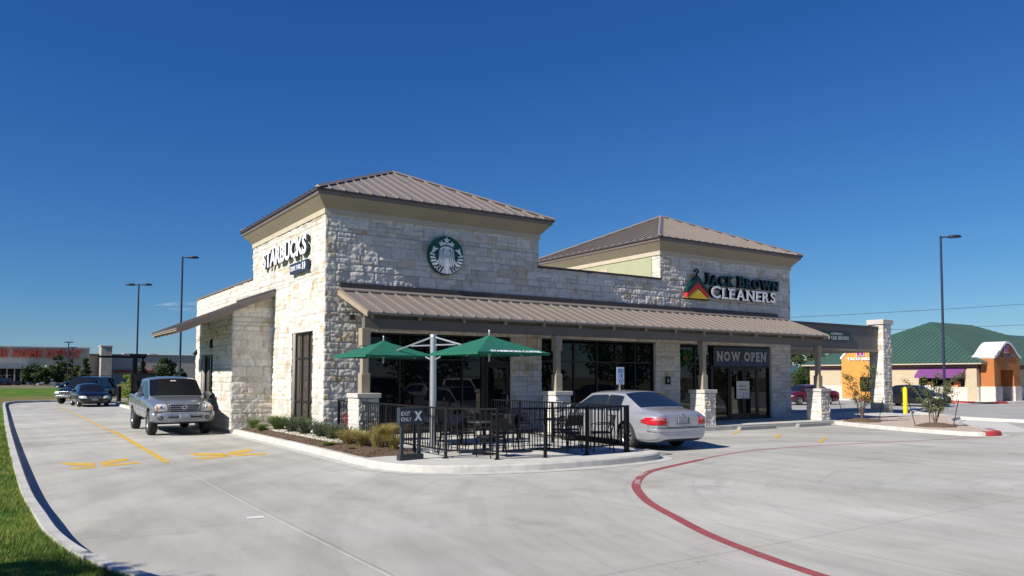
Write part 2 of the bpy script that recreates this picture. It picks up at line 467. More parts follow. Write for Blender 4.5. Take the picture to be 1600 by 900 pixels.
def smooth_path(pts, n=8):
    out = []
    P = [Vector((p[0], p[1], 0)) for p in pts]
    for i in range(len(P) - 1):
        p0 = P[max(i - 1, 0)]; p1 = P[i]; p2 = P[i + 1]; p3 = P[min(i + 2, len(P) - 1)]
        for k in range(n):
            t = k / n
            out.append(.5 * ((2 * p1) + (-p0 + p2) * t + (2 * p0 - 5 * p1 + 4 * p2 - p3) * t * t + (-p0 + 3 * p1 - 3 * p2 + p3) * t ** 3))
    out.append(P[-1])
    return [(p.x, p.y) for p in out]

def offset_path(path, d):
    out = []
    n = len(path)
    for i, p in enumerate(path):
        a = Vector(path[max(i - 1, 0)]); b = Vector(path[min(i + 1, n - 1)])
        t = (b - a).normalized(); nn = Vector((-t.y, t.x))
        out.append((p[0] + nn.x * d, p[1] + nn.y * d))
    return out

def sweep_kerb(name, path, side, w=.17, h=.15, m=None, skirt=.30, rough=True):
    """path = roadside foot of the kerb, side=+1 kerb body to the left of travel"""
    m = m or M['kerb']
    prof = [(-skirt, .006), (0.0, .012), (.02, h - .03), (.05, h), (w, h + .004), (w + .005, -.04)]
    mb = MB(); rows = []
    for (o, z) in prof:
        op = offset_path(path, side * o)
        rows.append([(p[0], p[1], z) for p in op])
    n = len(path)
    vs = [v for r in rows for v in r]
    fs = [(i * n + k, i * n + k + 1, (i + 1) * n + k + 1, (i + 1) * n + k) for i in range(len(prof) - 1) for k in range(n - 1)]
    mb.add(vs, fs, 0, False)
    o = mb.build(name, m); 
    if side < 0 and False: pass
    tag(o, kind='structure')
    return o

def stripe(name, path, w, m, z=.004, kind='structure'):
    a = offset_path(path, w / 2); b = offset_path(path, -w / 2); n = len(path)
    mb = MB(); mb.add([(p[0], p[1], z) for p in a] + [(p[0], p[1], z) for p in b], [(k, k + n, k + n + 1, k + 1) for k in range(n - 1)])
    o = mb.build(name, m, fix=False); tag(o, kind=kind)
    return o

lk = smooth_path(LEFT_EDGE, 5)
sweep_kerb('lane_kerb', lk, +1, w=.17, skirt=.0)

# worn paint: breaks up where tyres run over it
def worn(base, name, amt=.5):
    m = mat(name, base, .8, var=.15, scale=6)
    N, L = m.node_tree.nodes, m.node_tree.links
    tc = N.new('ShaderNodeTexCoord'); n = N.new('ShaderNodeTexNoise'); n.inputs['Scale'].default_value = 5; n.inputs['Detail'].default_value = 9; n.inputs['Roughness'].default_value = .75
    L.new(tc.outputs['Object'], n.inputs['Vector'])
    r = N.new('ShaderNodeMapRange'); r.inputs['From Min'].default_value = amt; r.inputs['From Max'].default_value = amt + .08; r.inputs['To Max'].default_value = .85; L.new(n.outputs['Fac'], r.inputs['Value'])
    t = N.new('ShaderNodeBsdfTransparent'); ms = N.new('ShaderNodeMixShader')
    L.new(r.outputs[0], ms.inputs[0]); L.new(N['Principled BSDF'].outputs[0], ms.inputs[1]); L.new(t.outputs[0], ms.inputs[2]); L.new(ms.outputs[0], N['Material Output'].inputs[0])
    return m
M['yellow_worn'] = worn((.60, .38, .05), 'yellow_worn', .62)
M['red_worn'] = worn((.29, .068, .07), 'red_worn', .57)
M['white_worn'] = worn((.60, .45, .45), 'white_worn', .55)

stripe('lane_line', smooth_path([(3.26, 54.5), (3.34, 43), (3.36, 30.2)]), .09, M['yellow_worn'])
stripe('lane_line', smooth_path([(3.40, 30.4), (3.37, 27), (3.27, 21.4), (3.2, 18.45)]), .15, M['yellow_worn'])
stripe('joint_sealant', smooth_path([(3.23, 18.4), (3.20, 14.5), (3.16, 10.9), (3.17, 7.5), (3.18, 4.5)]), .014, mat('joint_sealant', (.58, .57, .54), .8, var=.15), .006)
stripe('concrete_patch', [(2.86, 10.67), (3.08, 10.63)], .16, mat('pale_patch', (.66, .66, .63), .8, var=.08, scale=12), .005)
# yellow arrow-like lane marks (two broad strokes and two thin ones each)
def lane_mark(pairs):
    mb = MB()
    for q in pairs:
        mb.add([(x, y, .004) for x, y in q], [(0, 1, 2, 3)])
    o = mb.build('lane_arrow', M['yellow_worn'], fix=True); tag(o, kind='structure')
    return o
lane_mark([[(1.19, 19.60), (1.84, 19.16), (1.80, 18.44), (1.38, 18.82)], [(1.28, 18.28), (1.80, 18.38), (1.80, 18.12), (1.38, 18.00)],
           [(1.93, 19.15), (2.57, 19.92), (2.57, 19.34), (1.96, 18.57)], [(1.94, 18.59), (2.69, 18.86), (2.68, 18.52), (1.93, 18.27)]])
lane_mark([[(3.98, 20.35), (4.74, 19.88), (4.66, 19.21), (4.02, 19.60)], [(3.90, 19.08), (4.74, 19.35), (4.69, 18.99), (3.95, 18.62)],
           [(4.84, 20.0), (5.58, 20.68), (5.48, 20.04), (4.78, 19.32)], [(4.85, 19.37), (5.63, 19.42), (5.55, 19.04), (4.80, 18.92)]])
for a, b in (((22.1, 18.48), (20.6, 17.5)), ((21.8, 16.53), (20.3, 15.6)), ((21.83, 14.9), (20.1, 13.9))):
    stripe('stall_line', [a, b], .11, M['yellow_worn'])
red = [(12.35, 12.2), (12.15, 12.0)]
arc = [(14.5 + 7.72 * cos(radians(t)), 4.5 + 7.72 * sin(radians(t))) for t in (100, 108, 116, 124, 132, 140, 148, 156, 164, 172, 180, 188, 200)]
redpath = [(28.35, 12.16), (26.3, 12.28), (21.4, 12.93), (17.0, 13.25), (14.6, 12.85)]
stripe('fire_lane_stripe', smooth_path([(13.6, 12.5), (12.2, 11.98), (10.9, 11.42), (9.80, 10.55), (9.06, 9.76), (8.30, 8.68), (7.73, 7.58), (7.24, 6.57), (6.88, 5.54), (6.62, 4.5), (6.45, 3.2), (6.4, 1)]), .155, M['red_worn'])
stripe('fire_lane_stripe', smooth_path([(13.55, 12.48), (14.6, 12.88), (16.6, 13.35), (19, 13.3), (21.4, 12.95), (24, 12.6), (26.3, 12.3), (28.35, 12.16)]), .085, worn((.36, .13, .12), 'red_faded', .56))

# ------------------------------------------------ patio slab, sidewalk, islands
patio_edge = [(6.52, 28.0), (6.54, 24), (6.56, 20.4), (6.52, 15.6), (6.60, 14.7), (6.90, 13.95), (7.44, 13.42), (8.2, 13.08), (9.33, 12.80), (10.6, 12.72), (11.9, 12.80), (12.75, 13.02), (13.15, 13.45), (13.22, 14.1), (13.2, 16), (13.2, 18.3), (13.25, 18.95), (13.6, 19.12), (14.3, 19.12)]
pe = smooth_path(patio_edge, 6)
sweep_kerb('patio_kerb', pe, +1, w=.16, h=.15, skirt=.28)
inner = offset_path(pe, .14)
bed_poly = [p for p in inner if p[1] > 15.7 and p[0] < 8] 
slab = [p for p in inner if not (p[1] > 15.75 and p[0] < 8)]
walk = [(7.95, 15.9)] + [p for p in slab] + [(14.3, 19.0), (28.55, 19.0), (29.6, 19.6), (37.0, 19.9), (37.0, 22), (37.0, 23.4), (29.2, 23.4), (29.2, 21.38), (7.95, 21.38)]
sheet('patio_paving', walk, .153, M['concrete_lt'])
sheet('sidewalk_base', [(13.3, 18.98), (28.6, 18.98), (28.6, 19.05), (13.3, 19.05)], .02, M['concrete_lt'])
mbk = MB(); mbk.box(14.2, 28.6, 18.94, 19.06, -.02, .149); tag(mbk.build('sidewalk_kerb', M['kerb']), kind='structure')
# mulch bed between kerb and wall
bedp = [p for p in inner if p[1] > 15.6 and p[0] < 8][::1]
bedp = [p for p in bedp]
bed_in = [(7.97, 15.75), (7.97, 21.39), (7.79, 21.42), (7.79, 26.28), (6.70, 26.28), (6.68, 27.9)]
mb = MB()
ys = np.linspace(15.65, 26.25, 90)
cols = 14
vs = []; rngb = np.random.RandomState(5)
for yy in ys:
    x0 = 6.69; x1 = 7.98 if yy < 21.4 else 7.80
    for c in range(cols + 1):
        t = c / cols
        x = x0 + (x1 - x0) * t
        z = .145 + (.10 * sin(pi * min(1, t * 1.1) * .62) + rngb.uniform(-.012, .012)) * max(0, min(1, (yy - 15.62) / .8))
        vs.append((x, yy, z))
fs = [(r * (cols + 1) + c, r * (cols + 1) + c + 1, (r + 1) * (cols + 1) + c + 1, (r + 1) * (cols + 1) + c) for r in range(len(ys) - 1) for c in range(cols)]
mb.add(vs, fs, 0, True)
tag(mb.build('mulch_bed', M['mulch'], fix=False), kind='structure')
sheet('bed_base', [(6.66, 26.2), (7.0, 26.2), (7.0, 28), (6.66, 28)], .15, M['concrete_lt'])

# pale river rock along the wall: stuff
def scatter_stones(name, region, n, size, z, m, seed):
    r = random.Random(seed); mb = MB()
    for _ in range(n):
        x = r.uniform(region[0], region[1]); y = r.uniform(region[2], region[3]); s = r.uniform(*size)
        zz = z(x, y) if callable(z) else z
        vs = []
        for k in range(6):
            d = [(1, 0, 0), (0, 1, 0), (-1, 0, 0), (0, -1, 0), (0, 0, .7), (0, 0, -.7)][k]
            vs.append((x + d[0] * s * r.uniform(.7, 1.3), y + d[1] * s * r.uniform(.7, 1.3), zz + d[2] * s * r.uniform(.7, 1.2)))
        mb.add(vs, [(0, 1, 4), (1, 2, 4), (2, 3, 4), (3, 0, 4), (1, 0, 5), (2, 1, 5), (3, 2, 5), (0, 3, 5)], 0, True)
    return tag(mb.build(name, m), kind='stuff')
scatter_stones('river_rock', (7.15, 7.78, 18.6, 26.2), 1500, (.02, .05), lambda x, y: .235, M['rock'], 3)
scatter_stones('wood_chips', (6.72, 7.9, 15.7, 26.2), 2600, (.008, .026), lambda x, y: .15 + .10 * sin(pi * min(1, (x - 6.69) / 1.25 * 1.1) * .62), M['mulch'], 4)

# right island of pink gravel with a low kerb, red at its tip
isl = smooth_path([(37.1, 19.75), (33.0, 19.45), (29.6, 19.5), (28.55, 19.15), (27.95, 18.2), (27.3, 16.8), (26.75, 15.0), (26.40, 13.3), (26.55, 12.55), (27.0, 12.25), (27.6, 12.3), (28.1, 12.7), (29.4, 13.9), (31.6, 15.6), (34.2, 17.2), (37.1, 18.2)], 5)
sweep_kerb('island_kerb', isl, +1, w=.17, h=.14, skirt=.25)
sheet('gravel_bed', offset_path(isl, .16), .135, M['gravel'])
tip = [p for p in isl if p[1] < 12.95 and 26.62 < p[0] < 28.4]
prf = offset_path(tip, -.004)
o = sweep_kerb('red_kerb_tip', prf, +1, w=.19, h=.156, m=M['redcurb'], skirt=.0)
# concrete apron and kerb of the drive further right
sheet('drive_apron', [(37.3, 19.2), (31.9, 15.5), (29.4, 13.5), (28.6, 12.0), (60, 2), (60, 13), (37.3, 16.4)][:0] + [(28.9, 13.0), (30.5, 12.6), (36.8, 16.4), (36.8, 17.8), (34.3, 16.9), (31.8, 15.3)], .006, M['concrete_lt'])
far_kerb = smooth_path([(46, 25.2), (41.5, 23.2), (38.6, 20.6), (36.9, 18.6), (36.3, 16.2), (36.5, 13.5), (38, 8), (41, 0)], 4)
sweep_kerb('street_kerb', far_kerb, +1, w=.35, h=.13, m=M['concrete_lt'], skirt=.1)
nk = smooth_path([(52, 50), (57.6, 40.0), (59.4, 36), (59.8, 30), (60.6, 27.8), (63, 27.2), (72, 27.2)], 6)
sweep_kerb('neighbour_kerb', nk, +1, w=.2, h=.15, m=M['concrete_lt'], skirt=.0)
sweep_kerb('red_kerb_segment', offset_path(nk[10:22], -.006), +1, w=.215, h=.158, m=M['redcurb'], skirt=.0)
sweep_kerb('red_kerb_segment', offset_path(nk[24:30], -.006), +1, w=.215, h=.158, m=M['redcurb'], skirt=.0)
sheet('neighbour_walk', [(59.9, 27.4), (90, 27.4), (90, 60), (52, 60), (52.2, 50), (57.8, 40), (59.6, 36)], .14, M['concrete_lt'])

# wheel stops
M['stopc'] = mat('wheel_stop_concrete', (.27, .265, .25), .9, var=.15, scale=8, bump=.3)
def wheel_stop(x, y, rz, label):
    mb = MB()
    prof = [(-.085, 0), (-.08, .11), (-.06, .135), (.06, .135), (.08, .11), (.085, 0)]
    L_ = 1.0
    vs = [(s * (L_ - (.03 if z > .05 else 0)), p, z) for s in (-1, 1) for p, z in prof]
    fs = [(i, i + 1, i + 7, i + 6) for i in range(5)] + [(0, 6, 11, 5), (5, 4, 3, 2, 1, 0), (6, 7, 8, 9, 10, 11)]
    mb.add(vs, fs)
    o = mb.build('wheel_stop', M['stopc']); o.location = (x, y, .001); o.rotation_euler = (0, 0, rz)
    tag(o, label, 'wheel stop', 'concrete wheel stops along the walkway')
    return o
wheel_stop(23.2, 18.62, 0, 'concrete wheel stop in front of the shop doors, beside the silver sedan')
wheel_stop(26.55, 18.62, 0, 'concrete wheel stop nearest the gravel island')

# ================================================================== stone masonry
def vnoise(nu, nv, cell, rng):
    gu, gv = int(nu / cell) + 3, int(nv / cell) + 3
    g = rng.rand(gv, gu)
    u = np.arange(nu) / cell; v = np.arange(nv) / cell
    iu = u.astype(int); fu = u - iu; iv = v.astype(int); fv = v - iv
    fu = fu * fu * (3 - 2 * fu); fv = fv * fv * (3 - 2 * fv)
    a = g[np.ix_(iv, iu)]; b = g[np.ix_(iv, iu + 1)]; c = g[np.ix_(iv + 1, iu)]; d = g[np.ix_(iv + 1, iu + 1)]
    FU = fu[None, :]; FV = fv[:, None]
    return a * (1 - FU) * (1 - FV) + b * FU * (1 - FV) + c * (1 - FU) * FV + d * FU * FV

def stone_palette(r):
    t = r.random()
    if t < .007: c = (.52, .40, .25)
    elif t < .06: c = (.62, .54, .42)
    elif t < .22: c = (.60, .57, .51)
    else: c = (.70, .665, .60)
    k = r.uniform(.86, 1.06)
    return [min(.78, x * k) for x in c]

class Wall:
    def __init__(s): s.V = []; s.F = []; s.C = []; s.n = 0
    def sheet(s, o, U, W_, NV, w, h, holes=(), seed=0, res=.027, keep=None, rough=1.0):
        """o origin, U unit along, W_ unit up, NV outward normal"""
        r = random.Random(seed); rng = np.random.RandomState(seed)
        nu = max(3, int(round(w / res)) + 1); nv = max(3, int(round(h / res)) + 1)
        us = np.linspace(0, w, nu); vs = np.linspace(0, h, nv)
        dist = np.full((nv, nu), .5); sid = np.zeros((nv, nu), int); cols = [[.5, .48, .44]]; prouds = [0]; tilt = [(0, 0, 0, 0)]
        y = 0
        while y < h:
            ch = r.choice([.13, .17, .21, .25, .29, .34])
            if h - (y + ch) < .1: ch = h - y + .01
            x = -r.uniform(0, .3)
            while x < w:
                bw = r.uniform(.24, .78) if ch < .26 else r.uniform(.3, .66)
                parts = [(x, y, bw, ch)]
                if ch > .24 and r.random() < .45:
                    a = ch * r.uniform(.4, .6); parts = [(x, y, bw, a), (x, y + a, bw, ch - a)]
                    if r.random() < .4:
                        q = parts.pop(); c2 = bw * r.uniform(.4, .6); parts += [(q[0], q[1], c2, q[3]), (q[0] + c2, q[1], bw - c2, q[3])]
                for (px, py, pw, ph) in parts:
                    i0, i1 = np.searchsorted(us, [px, px + pw]); j0, j1 = np.searchsorted(vs, [py, py + ph])
                    if i1 <= i0 or j1 <= j0: continue
                    uu = us[i0:i1]; vv = vs[j0:j1]
                    dd = np.minimum(np.minimum(uu - px, px + pw - uu)[None, :], np.minimum(vv - py, py + ph - vv)[:, None])
                    dist[j0:j1, i0:i1] = dd; sid[j0:j1, i0:i1] = len(cols)
                    cols.append(stone_palette(r)); prouds.append(r.uniform(.0, .014)); tilt.append((px + pw / 2, py + ph / 2, r.uniform(-.05, .05), r.uniform(-.05, .05)))
                x += bw
            y += ch
        cols = np.array(cols); prouds = np.array(prouds); T = np.array(tilt)
        nz = (vnoise(nu, nv, 7, rng) - .5) * .018 + (vnoise(nu, nv, 3.1, rng) - .5) * .023 + (vnoise(nu, nv, 1.4, rng) - .5) * .015
        uu, vv = np.meshgrid(us, vs)
        d = prouds[sid] + (uu - T[sid, 0]) * T[sid, 2] + (vv - T[sid, 1]) * T[sid, 3] + nz * rough + .006
        edge = np.clip(dist / .028, 0, 1)
        d = d * (edge ** .6) + (-.006) * (1 - edge)
        C = cols[sid]
        blot = np.clip((vnoise(nu, nv, 9, rng) - .74) * 5, 0, 1)[..., None]
        C = C * (1 - blot * np.array([.16, .29, .48])) 
        C = C * (1 + (vnoise(nu, nv, 2, rng) - .5)[..., None] * .16)
        mort = np.clip(1 - dist / .014, 0, 1)[..., None]
        C = C * (1 - mort * .78) + np.array([.27, .255, .235]) * mort * .78
        # tuck the outer rim in
        d[0, :] = d[-1, :] = -.014; d[:, 0] = d[:, -1] = -.014
        o = np.array(o, float); U = np.array(U, float); W_ = np.array(W_, float); NV = np.array(NV, float)
        Pp = o + uu[..., None] * U + vv[..., None] * W_ + d[..., None] * NV
        idx = np.arange(nu * nv).reshape(nv, nu)
        q = np.stack([idx[:-1, :-1], idx[:-1, 1:], idx[1:, 1:], idx[1:, :-1]], -1).reshape(-1, 4)
        cu = ((us[:-1] + us[1:]) / 2)[None, :].repeat(nv - 1, 0).ravel(); cv = ((vs[:-1] + vs[1:]) / 2)[:, None].repeat(nu - 1, 1).ravel()
        k = np.ones(len(q), bool)
        for (a, b, c, e) in holes:
            k &= ~((cu > a) & (cu < b) & (cv > c) & (cv < e))
        if keep is not None: k &= keep(cu, cv)
        q = q[k]
        if np.dot(np.cross(U, W_), NV) < 0: q = q[:, ::-1]
        s.V.append(Pp.reshape(-1, 3)); s.F.append(q + s.n); s.C.append(C.reshape(-1, 3)); s.n += nu * nv
    def box(s, x0, x1, y0, y1, z0, z1, col=(.56, .53, .47)):
        vs = np.array([(x0, y0, z0), (x1, y0, z0), (x1, y1, z0), (x0, y1, z0), (x0, y0, z1), (x1, y0, z1), (x1, y1, z1), (x0, y1, z1)], float)
        fs = np.array([(0, 3, 2, 1), (4, 5, 6, 7), (0, 1, 5, 4), (1, 2, 6, 5), (2, 3, 7, 6), (3, 0, 4, 7)])
        s.V.append(vs); s.F.append(fs + s.n); s.C.append(np.tile(np.array(col), (8, 1))); s.n += 8
    def build(s, name, parent=None):
        V = np.concatenate(s.V); F = np.concatenate(s.F); C = np.concatenate(s.C)
        me = bpy.data.meshes.new(name)
        me.vertices.add(len(V)); me.vertices.foreach_set('co', V.ravel())
        me.loops.add(len(F) * 4); me.loops.foreach_set('vertex_index', F.ravel().astype(np.int32))
        me.polygons.add(len(F)); me.polygons.foreach_set('loop_start', np.arange(0, len(F) * 4, 4, dtype=np.int32))
        me.polygons.foreach_set('loop_total', np.full(len(F), 4, dtype=np.int32))
        me.update(calc_edges=True); me.validate()
        a = me.color_attributes.new('Col', 'FLOAT_COLOR', 'POINT')
        cc = np.ones((len(V), 4)); cc[:, :3] = C
        a.data.foreach_set('color', cc.ravel())
        me.materials.append(M['stone'])
        o = bpy.data.objects.new(name, me); COL.objects.link(o); setpar(o, parent)
        return o

WY, WX, XR = 21.4, 7.8, 29.0
T1R, T2L = 15.36, 21.12
ZT, ZP = 6.65, 5.63
bld = empty('shop_building', (18.4, 30, 0), 0, 'white limestone shop building with two hipped metal roof towers and a long front canopy', 'building')
BI = Matrix.Translation((-18.4, -30, 0))
def bp_(o):
    """place a part built in world metres under the building"""
    setpar(o, bld)
    o.matrix_parent_inverse = BI
    return o

FRONT_OPEN = [(9.09, 14.28, .15, 3.22), (15.50, 20.84, .15, 3.22), (22.14, 27.66, .15, 3.20)]
w = Wall()
holes = [(a - WX, b - WX, c - .1, d - .1) for a, b, c, d in FRONT_OPEN] + [(T1R - WX, T2L - WX, ZP - .1, 99)]
w.sheet((WX, WY, .10), (1, 0, 0), (0, 0, 1), (0, -1, 0), XR - WX, ZT - .10, holes, seed=11)
for x0, x1, z0, z1 in ((WX + .015, 9.09, 0, ZT), (9.09, 14.28, 3.22, ZT), (14.28, T1R, 0, ZT), (T1R, 15.50, 0, ZP), (15.50, 20.84, 3.22, ZP), (20.84, T2L, 0, ZP), (T2L, 22.14, 0, ZT), (22.14, 27.66, 3.20, ZT), (27.66, XR, 0, ZT)):
    w.box(x0, x1, WY + .016, WY + .35, z0, z1)
w.box(9.09, 14.28, WY + .016, WY + .35, 0, .16, (.3, .3, .29)); w.box(15.5, 20.84, WY + .016, WY + .35, 0, .16, (.3, .3, .29)); w.box(22.14, 27.66, WY + .016, WY + .35, 0, .16, (.3, .3, .29))
bp_(w.build('front_wall'))

w = Wall()
SW = [(22.3, 24.24, .40, 3.25)]
H2 = [(38.4 - b, 38.4 - a, c - .1, d - .1) for a, b, c, d in SW] + [(-1, 38.4 - 28.9, 5.45 - .1, 99), (38.4 - 31.5, 38.4 - 26.3, -1, 4.2)]
w.sheet((WX, 38.4, .10), (0, -1, 0), (0, 0, 1), (-1, 0, 0), 38.4 - WY, ZT - .10, H2, seed=23)
w.box(WX + .016, WX + .35, WY + .37, 22.3, 0, ZT); w.box(WX + .016, WX + .35, 22.3, 24.24, 3.25, ZT); w.box(WX + .016, WX + .35, 22.3, 24.24, 0, .40)
w.box(WX + .016, WX + .35, 24.24, 28.9, 0, ZT); w.box(WX + .016, WX + .35, 28.9, 38.4, 0, 5.45)
bp_(w.build('side_wall'))

# towers: remaining faces, back and inner sides
w = Wall()
w.box(T1R - .3, T1R, WY + .36, 28.9, 4.9, ZT); w.box(WX + .36, T1R, 28.6, 28.9, 4.9, ZT)
w.box(T2L + .02, T2L + .3, WY + .36, 29.2, 4.9, ZT - .002); w.box(T2L + .3, XR, 28.9, 29.2, 4.9, ZT)
w.sheet((T2L, 21.85, ZP - .3), (0, -1, 0), (0, 0, 1), (-1, 0, 0), .44, ZT - ZP + .3, (), seed=31)
w.sheet((XR, WY, .1), (0, 1, 0), (0, 0, 1), (1, 0, 0), 7.8, ZT - .1, (), seed=37, res=.05)
w.box(XR - .3, XR - .016, WY + .36, 38.4, 0, 5.3); w.box(XR - .3, XR - .017, WY + .36, 29.2, 5.3, ZT)
w.box(WX + .36, XR, 38.1, 38.4, 0, 5.3)
bp_(w.build('tower_wall'))
mb = MB(); mb.box(T2L - .012, T2L + .019, 21.86, 29.2, 5.0, ZT - .003)
bp_(mb.build('stucco_panel', M['stucco']))
mb = MB(); mb.box(T2L - .05, T2L - .012, 24.42, 25.06, 5.0, 6.38)
bp_(mb.build('stucco_pilaster', M['trim_cream']))
mb = MB(); mb.box(WX + .36, XR - .3, WY + .36, 38.1, 5.0, 5.1)
bp_(mb.build('flat_roof', mat('membrane_roof', (.35, .34, .33), .9)))
# parapet coping
mb = MB(); mb.box(T1R - .02, T2L + .02, WY - .06, WY + .42, ZP + .002, ZP + .07)
bp_(mb.build('coping', M['gutter']))
mb = MB(); mb.box(WX - .05, WX + .42, 28.92, 38.45, 5.452, 5.52)
bp_(mb.build('coping', M['fascia']))
# rooftop unit stub
mb = MB(); mb.tube([(9.0, 29.6, 5.1), (9.0, 29.6, 6.05)], .05, 8)
bp_(mb.build('vent_pipe', M['alu']))

def tower_roof(x0, x1, y0, y1, seed):
    cx, cy = (x0 + x1) / 2, (y0 + y1) / 2
    oh = .36
    def frus(mb, zo0, o0, zo1, o1):
        a = [(x0 - o0, y0 - o0, zo0), (x1 + o0, y0 - o0, zo0), (x1 + o0, y1 + o0, zo0), (x0 - o0, y1 + o0, zo0)]
        b = [(x0 - o1, y0 - o1, zo1), (x1 + o1, y0 - o1, zo1), (x1 + o1, y1 + o1, zo1), (x0 - o1, y1 + o1, zo1)]
        mb.add(a + b, [(i, (i + 1) % 4, (i + 1) % 4 + 4, i + 4) for i in range(4)] + [(3, 2, 1, 0), (4, 5, 6, 7)])
    mb = MB(); frus(mb, 6.60, .045, 6.76, .045); bp_(mb.build('frieze', M['trim_cream']))
    mb = MB(); frus(mb, 6.761, .05, 7.08, .33); bp_(mb.build('cove', M['cove']))
    mb = MB(); frus(mb, 7.081, .345, 7.235, .37); bp_(mb.build('fascia', M['fascia']))
    # roof: drip edge, pans, standing seams, hip caps
    za = 7.24; zt = 9.20
    ap = Vector((cx, cy, zt)); o = .40
    cs = [Vector((x0 - o, y0 - o, za)), Vector((x1 + o, y0 - o, za)), Vector((x1 + o, y1 + o, za)), Vector((x0 - o, y1 + o, za))]
    mb = MB()
    for i in range(4): mb.add([cs[i], cs[(i + 1) % 4], ap], [(0, 1, 2)])
    mb.add([c + Vector((0, 0, -.002)) for c in cs], [(3, 2, 1, 0)])
    mb.add([c + Vector((0, 0, -.002)) for c in cs] + [c + Vector((0, 0, -.06)) for c in cs], [(i, (i + 1) % 4, (i + 1) % 4 + 4, i + 4) for i in range(4)], 1)
    # seams
    for i in range(4):
        a, b = cs[i], cs[(i + 1) % 4]
        L_ = (b - a).length; t = (b - a) / L_; mid = (a + b) / 2
        slope = (ap - mid)
        nrm = t.cross(slope).normalized()
        if nrm.z < 0: nrm = -nrm
        k = int(L_ / .41)
        for j in range(1, k):
            s_ = j / k
            f = min(s_, 1 - s_) * 2
            p = a + t * L_ * s_
            q = p + slope * f * .985
            hw = t * .013
            vs = [p - hw, p + hw, q + hw, q - hw]
            vs += [v + nrm * .045 for v in vs]
            mb.add(vs, [(4, 5, 6, 7), (0, 1, 5, 4), (1, 2, 6, 5), (2, 3, 7, 6), (3, 0, 4, 7)])
    bp_(mb.build('hip_roof', [M['roof'], M['gutter']]))
    mb = MB()
    for c in cs:
        d = (ap - c).normalized(); side = d.cross(Vector((0, 0, 1))).normalized() * .09; upv = Vector((0, 0, .07))
        vs = [c - side, c + upv, c + side, ap - side, ap + upv, ap + side]
        mb.add([v + Vector((0, 0, .012)) for v in vs], [(0, 1, 4, 3), (1, 2, 5, 4), (0, 2, 1), (3, 4, 5), (0, 3, 5, 2)])
    bp_(mb.build('hip_cap', M['roof']))
tower_roof(WX, T1R, WY, 28.9, 1)
tower_roof(T2L, XR, WY, 29.2, 2)

# ------------------------------------------------ front canopy
CX0, CX1 = 8.22, 28.52
can_hi, can_lo = Vector((0, WY - .03, 4.42)), Vector((0, 19.22, 3.62))
mb = MB()
def slope_slab(mb, x0, x1, hi, lo, th, mi=0):
    vs = [(x0, hi.y, hi.z), (x1, hi.y, hi.z), (x1, lo.y, lo.z), (x0, lo.y, lo.z)]
    vs += [(a, b, c - th) for a, b, c in vs]
    mb.add(vs, [(0, 1, 2, 3), (7, 6, 5, 4), (0, 4, 5, 1), (1, 5, 6, 2), (2, 6, 7, 3), (3, 7, 4, 0)], mi)
slope_slab(mb, CX0, CX1, can_hi, can_lo, .035)
n = int((CX1 - CX0) / .41)
dirv = (can_lo - can_hi)
nn = Vector((0, -dirv.z, dirv.y)).normalized(); nn = nn if nn.z > 0 else -nn
for i in range(n + 1):
    x = CX0 + .015 + i * (CX1 - CX0 - .03) / n
    vs = [Vector((x - .013, can_hi.y, can_hi.z)), Vector((x + .013, can_hi.y, can_hi.z)), Vector((x + .013, can_lo.y, can_lo.z)), Vector((x - .013, can_lo.y, can_lo.z))]
    vs = [v + nn * .001 for v in vs] + [v + nn * .046 for v in vs]
    mb.add(vs, [(4, 5, 6, 7), (0, 1, 5, 4), (1, 2, 6, 5), (2, 3, 7, 6), (3, 0, 4, 7)])
bp_(mb.build('canopy_roof', M['roof']))
mb = MB(); mb.box(CX0 + .02, 28.05, WY - .075, WY + .01, 4.46, 4.63)
bp_(mb.build('flashing', M['gutter']))
mb = MB()
mb.add([(CX0 - .01, WY - .03, 4.50), (CX1, WY - .03, 4.50), (CX1, WY - .25, 4.40), (CX0 - .01, WY - .25, 4.40), (CX0 - .01, WY - .03, 4.455), (CX1, WY - .03, 4.455), (CX1, WY - .25, 4.36), (CX0 - .01, WY - .25, 4.36)],
       [(0, 1, 2, 3), (7, 6, 5, 4), (2, 6, 7, 3), (3, 7, 4, 0), (1, 5, 6, 2)])
bp_(mb.build('roof_lip', M['roof']))
for x in (CX0 - .045, CX1 + .005):
    mb = MB(); slope_slab(mb, x, x + .04, can_hi + Vector((0, 0, -.02)), can_lo + Vector((0, -.03, .01)), .14)
    bp_(mb.build('barge_board', M['wood']))
mb = MB(); slope_slab(mb, CX0 + .02, CX1 - .02, can_hi + Vector((0, 0, -.038)), can_lo + Vector((0, .02, -.034)), .03)
bp_(mb.build('soffit', M['cove']))
for i in range(15):
    x = CX0 + .12 + i * 1.43
    mb = MB(); slope_slab(mb, x, x + .09, can_hi + Vector((0, 0, -.07)), can_lo + Vector((0, .10, -.066)), .11)
    bp_(mb.build('rafter', M['wood']))
mb = MB(); mb.box(CX0 - .02, CX1 - .1, 19.40, 19.60, 3.20, 3.47); mb.box(CX0, CX1 - .12, 19.46, 19.54, 3.47, 3.60)
bp_(mb.build('beam', M['beam']))
PX = [8.24, 14.72, 21.34, 28.16]
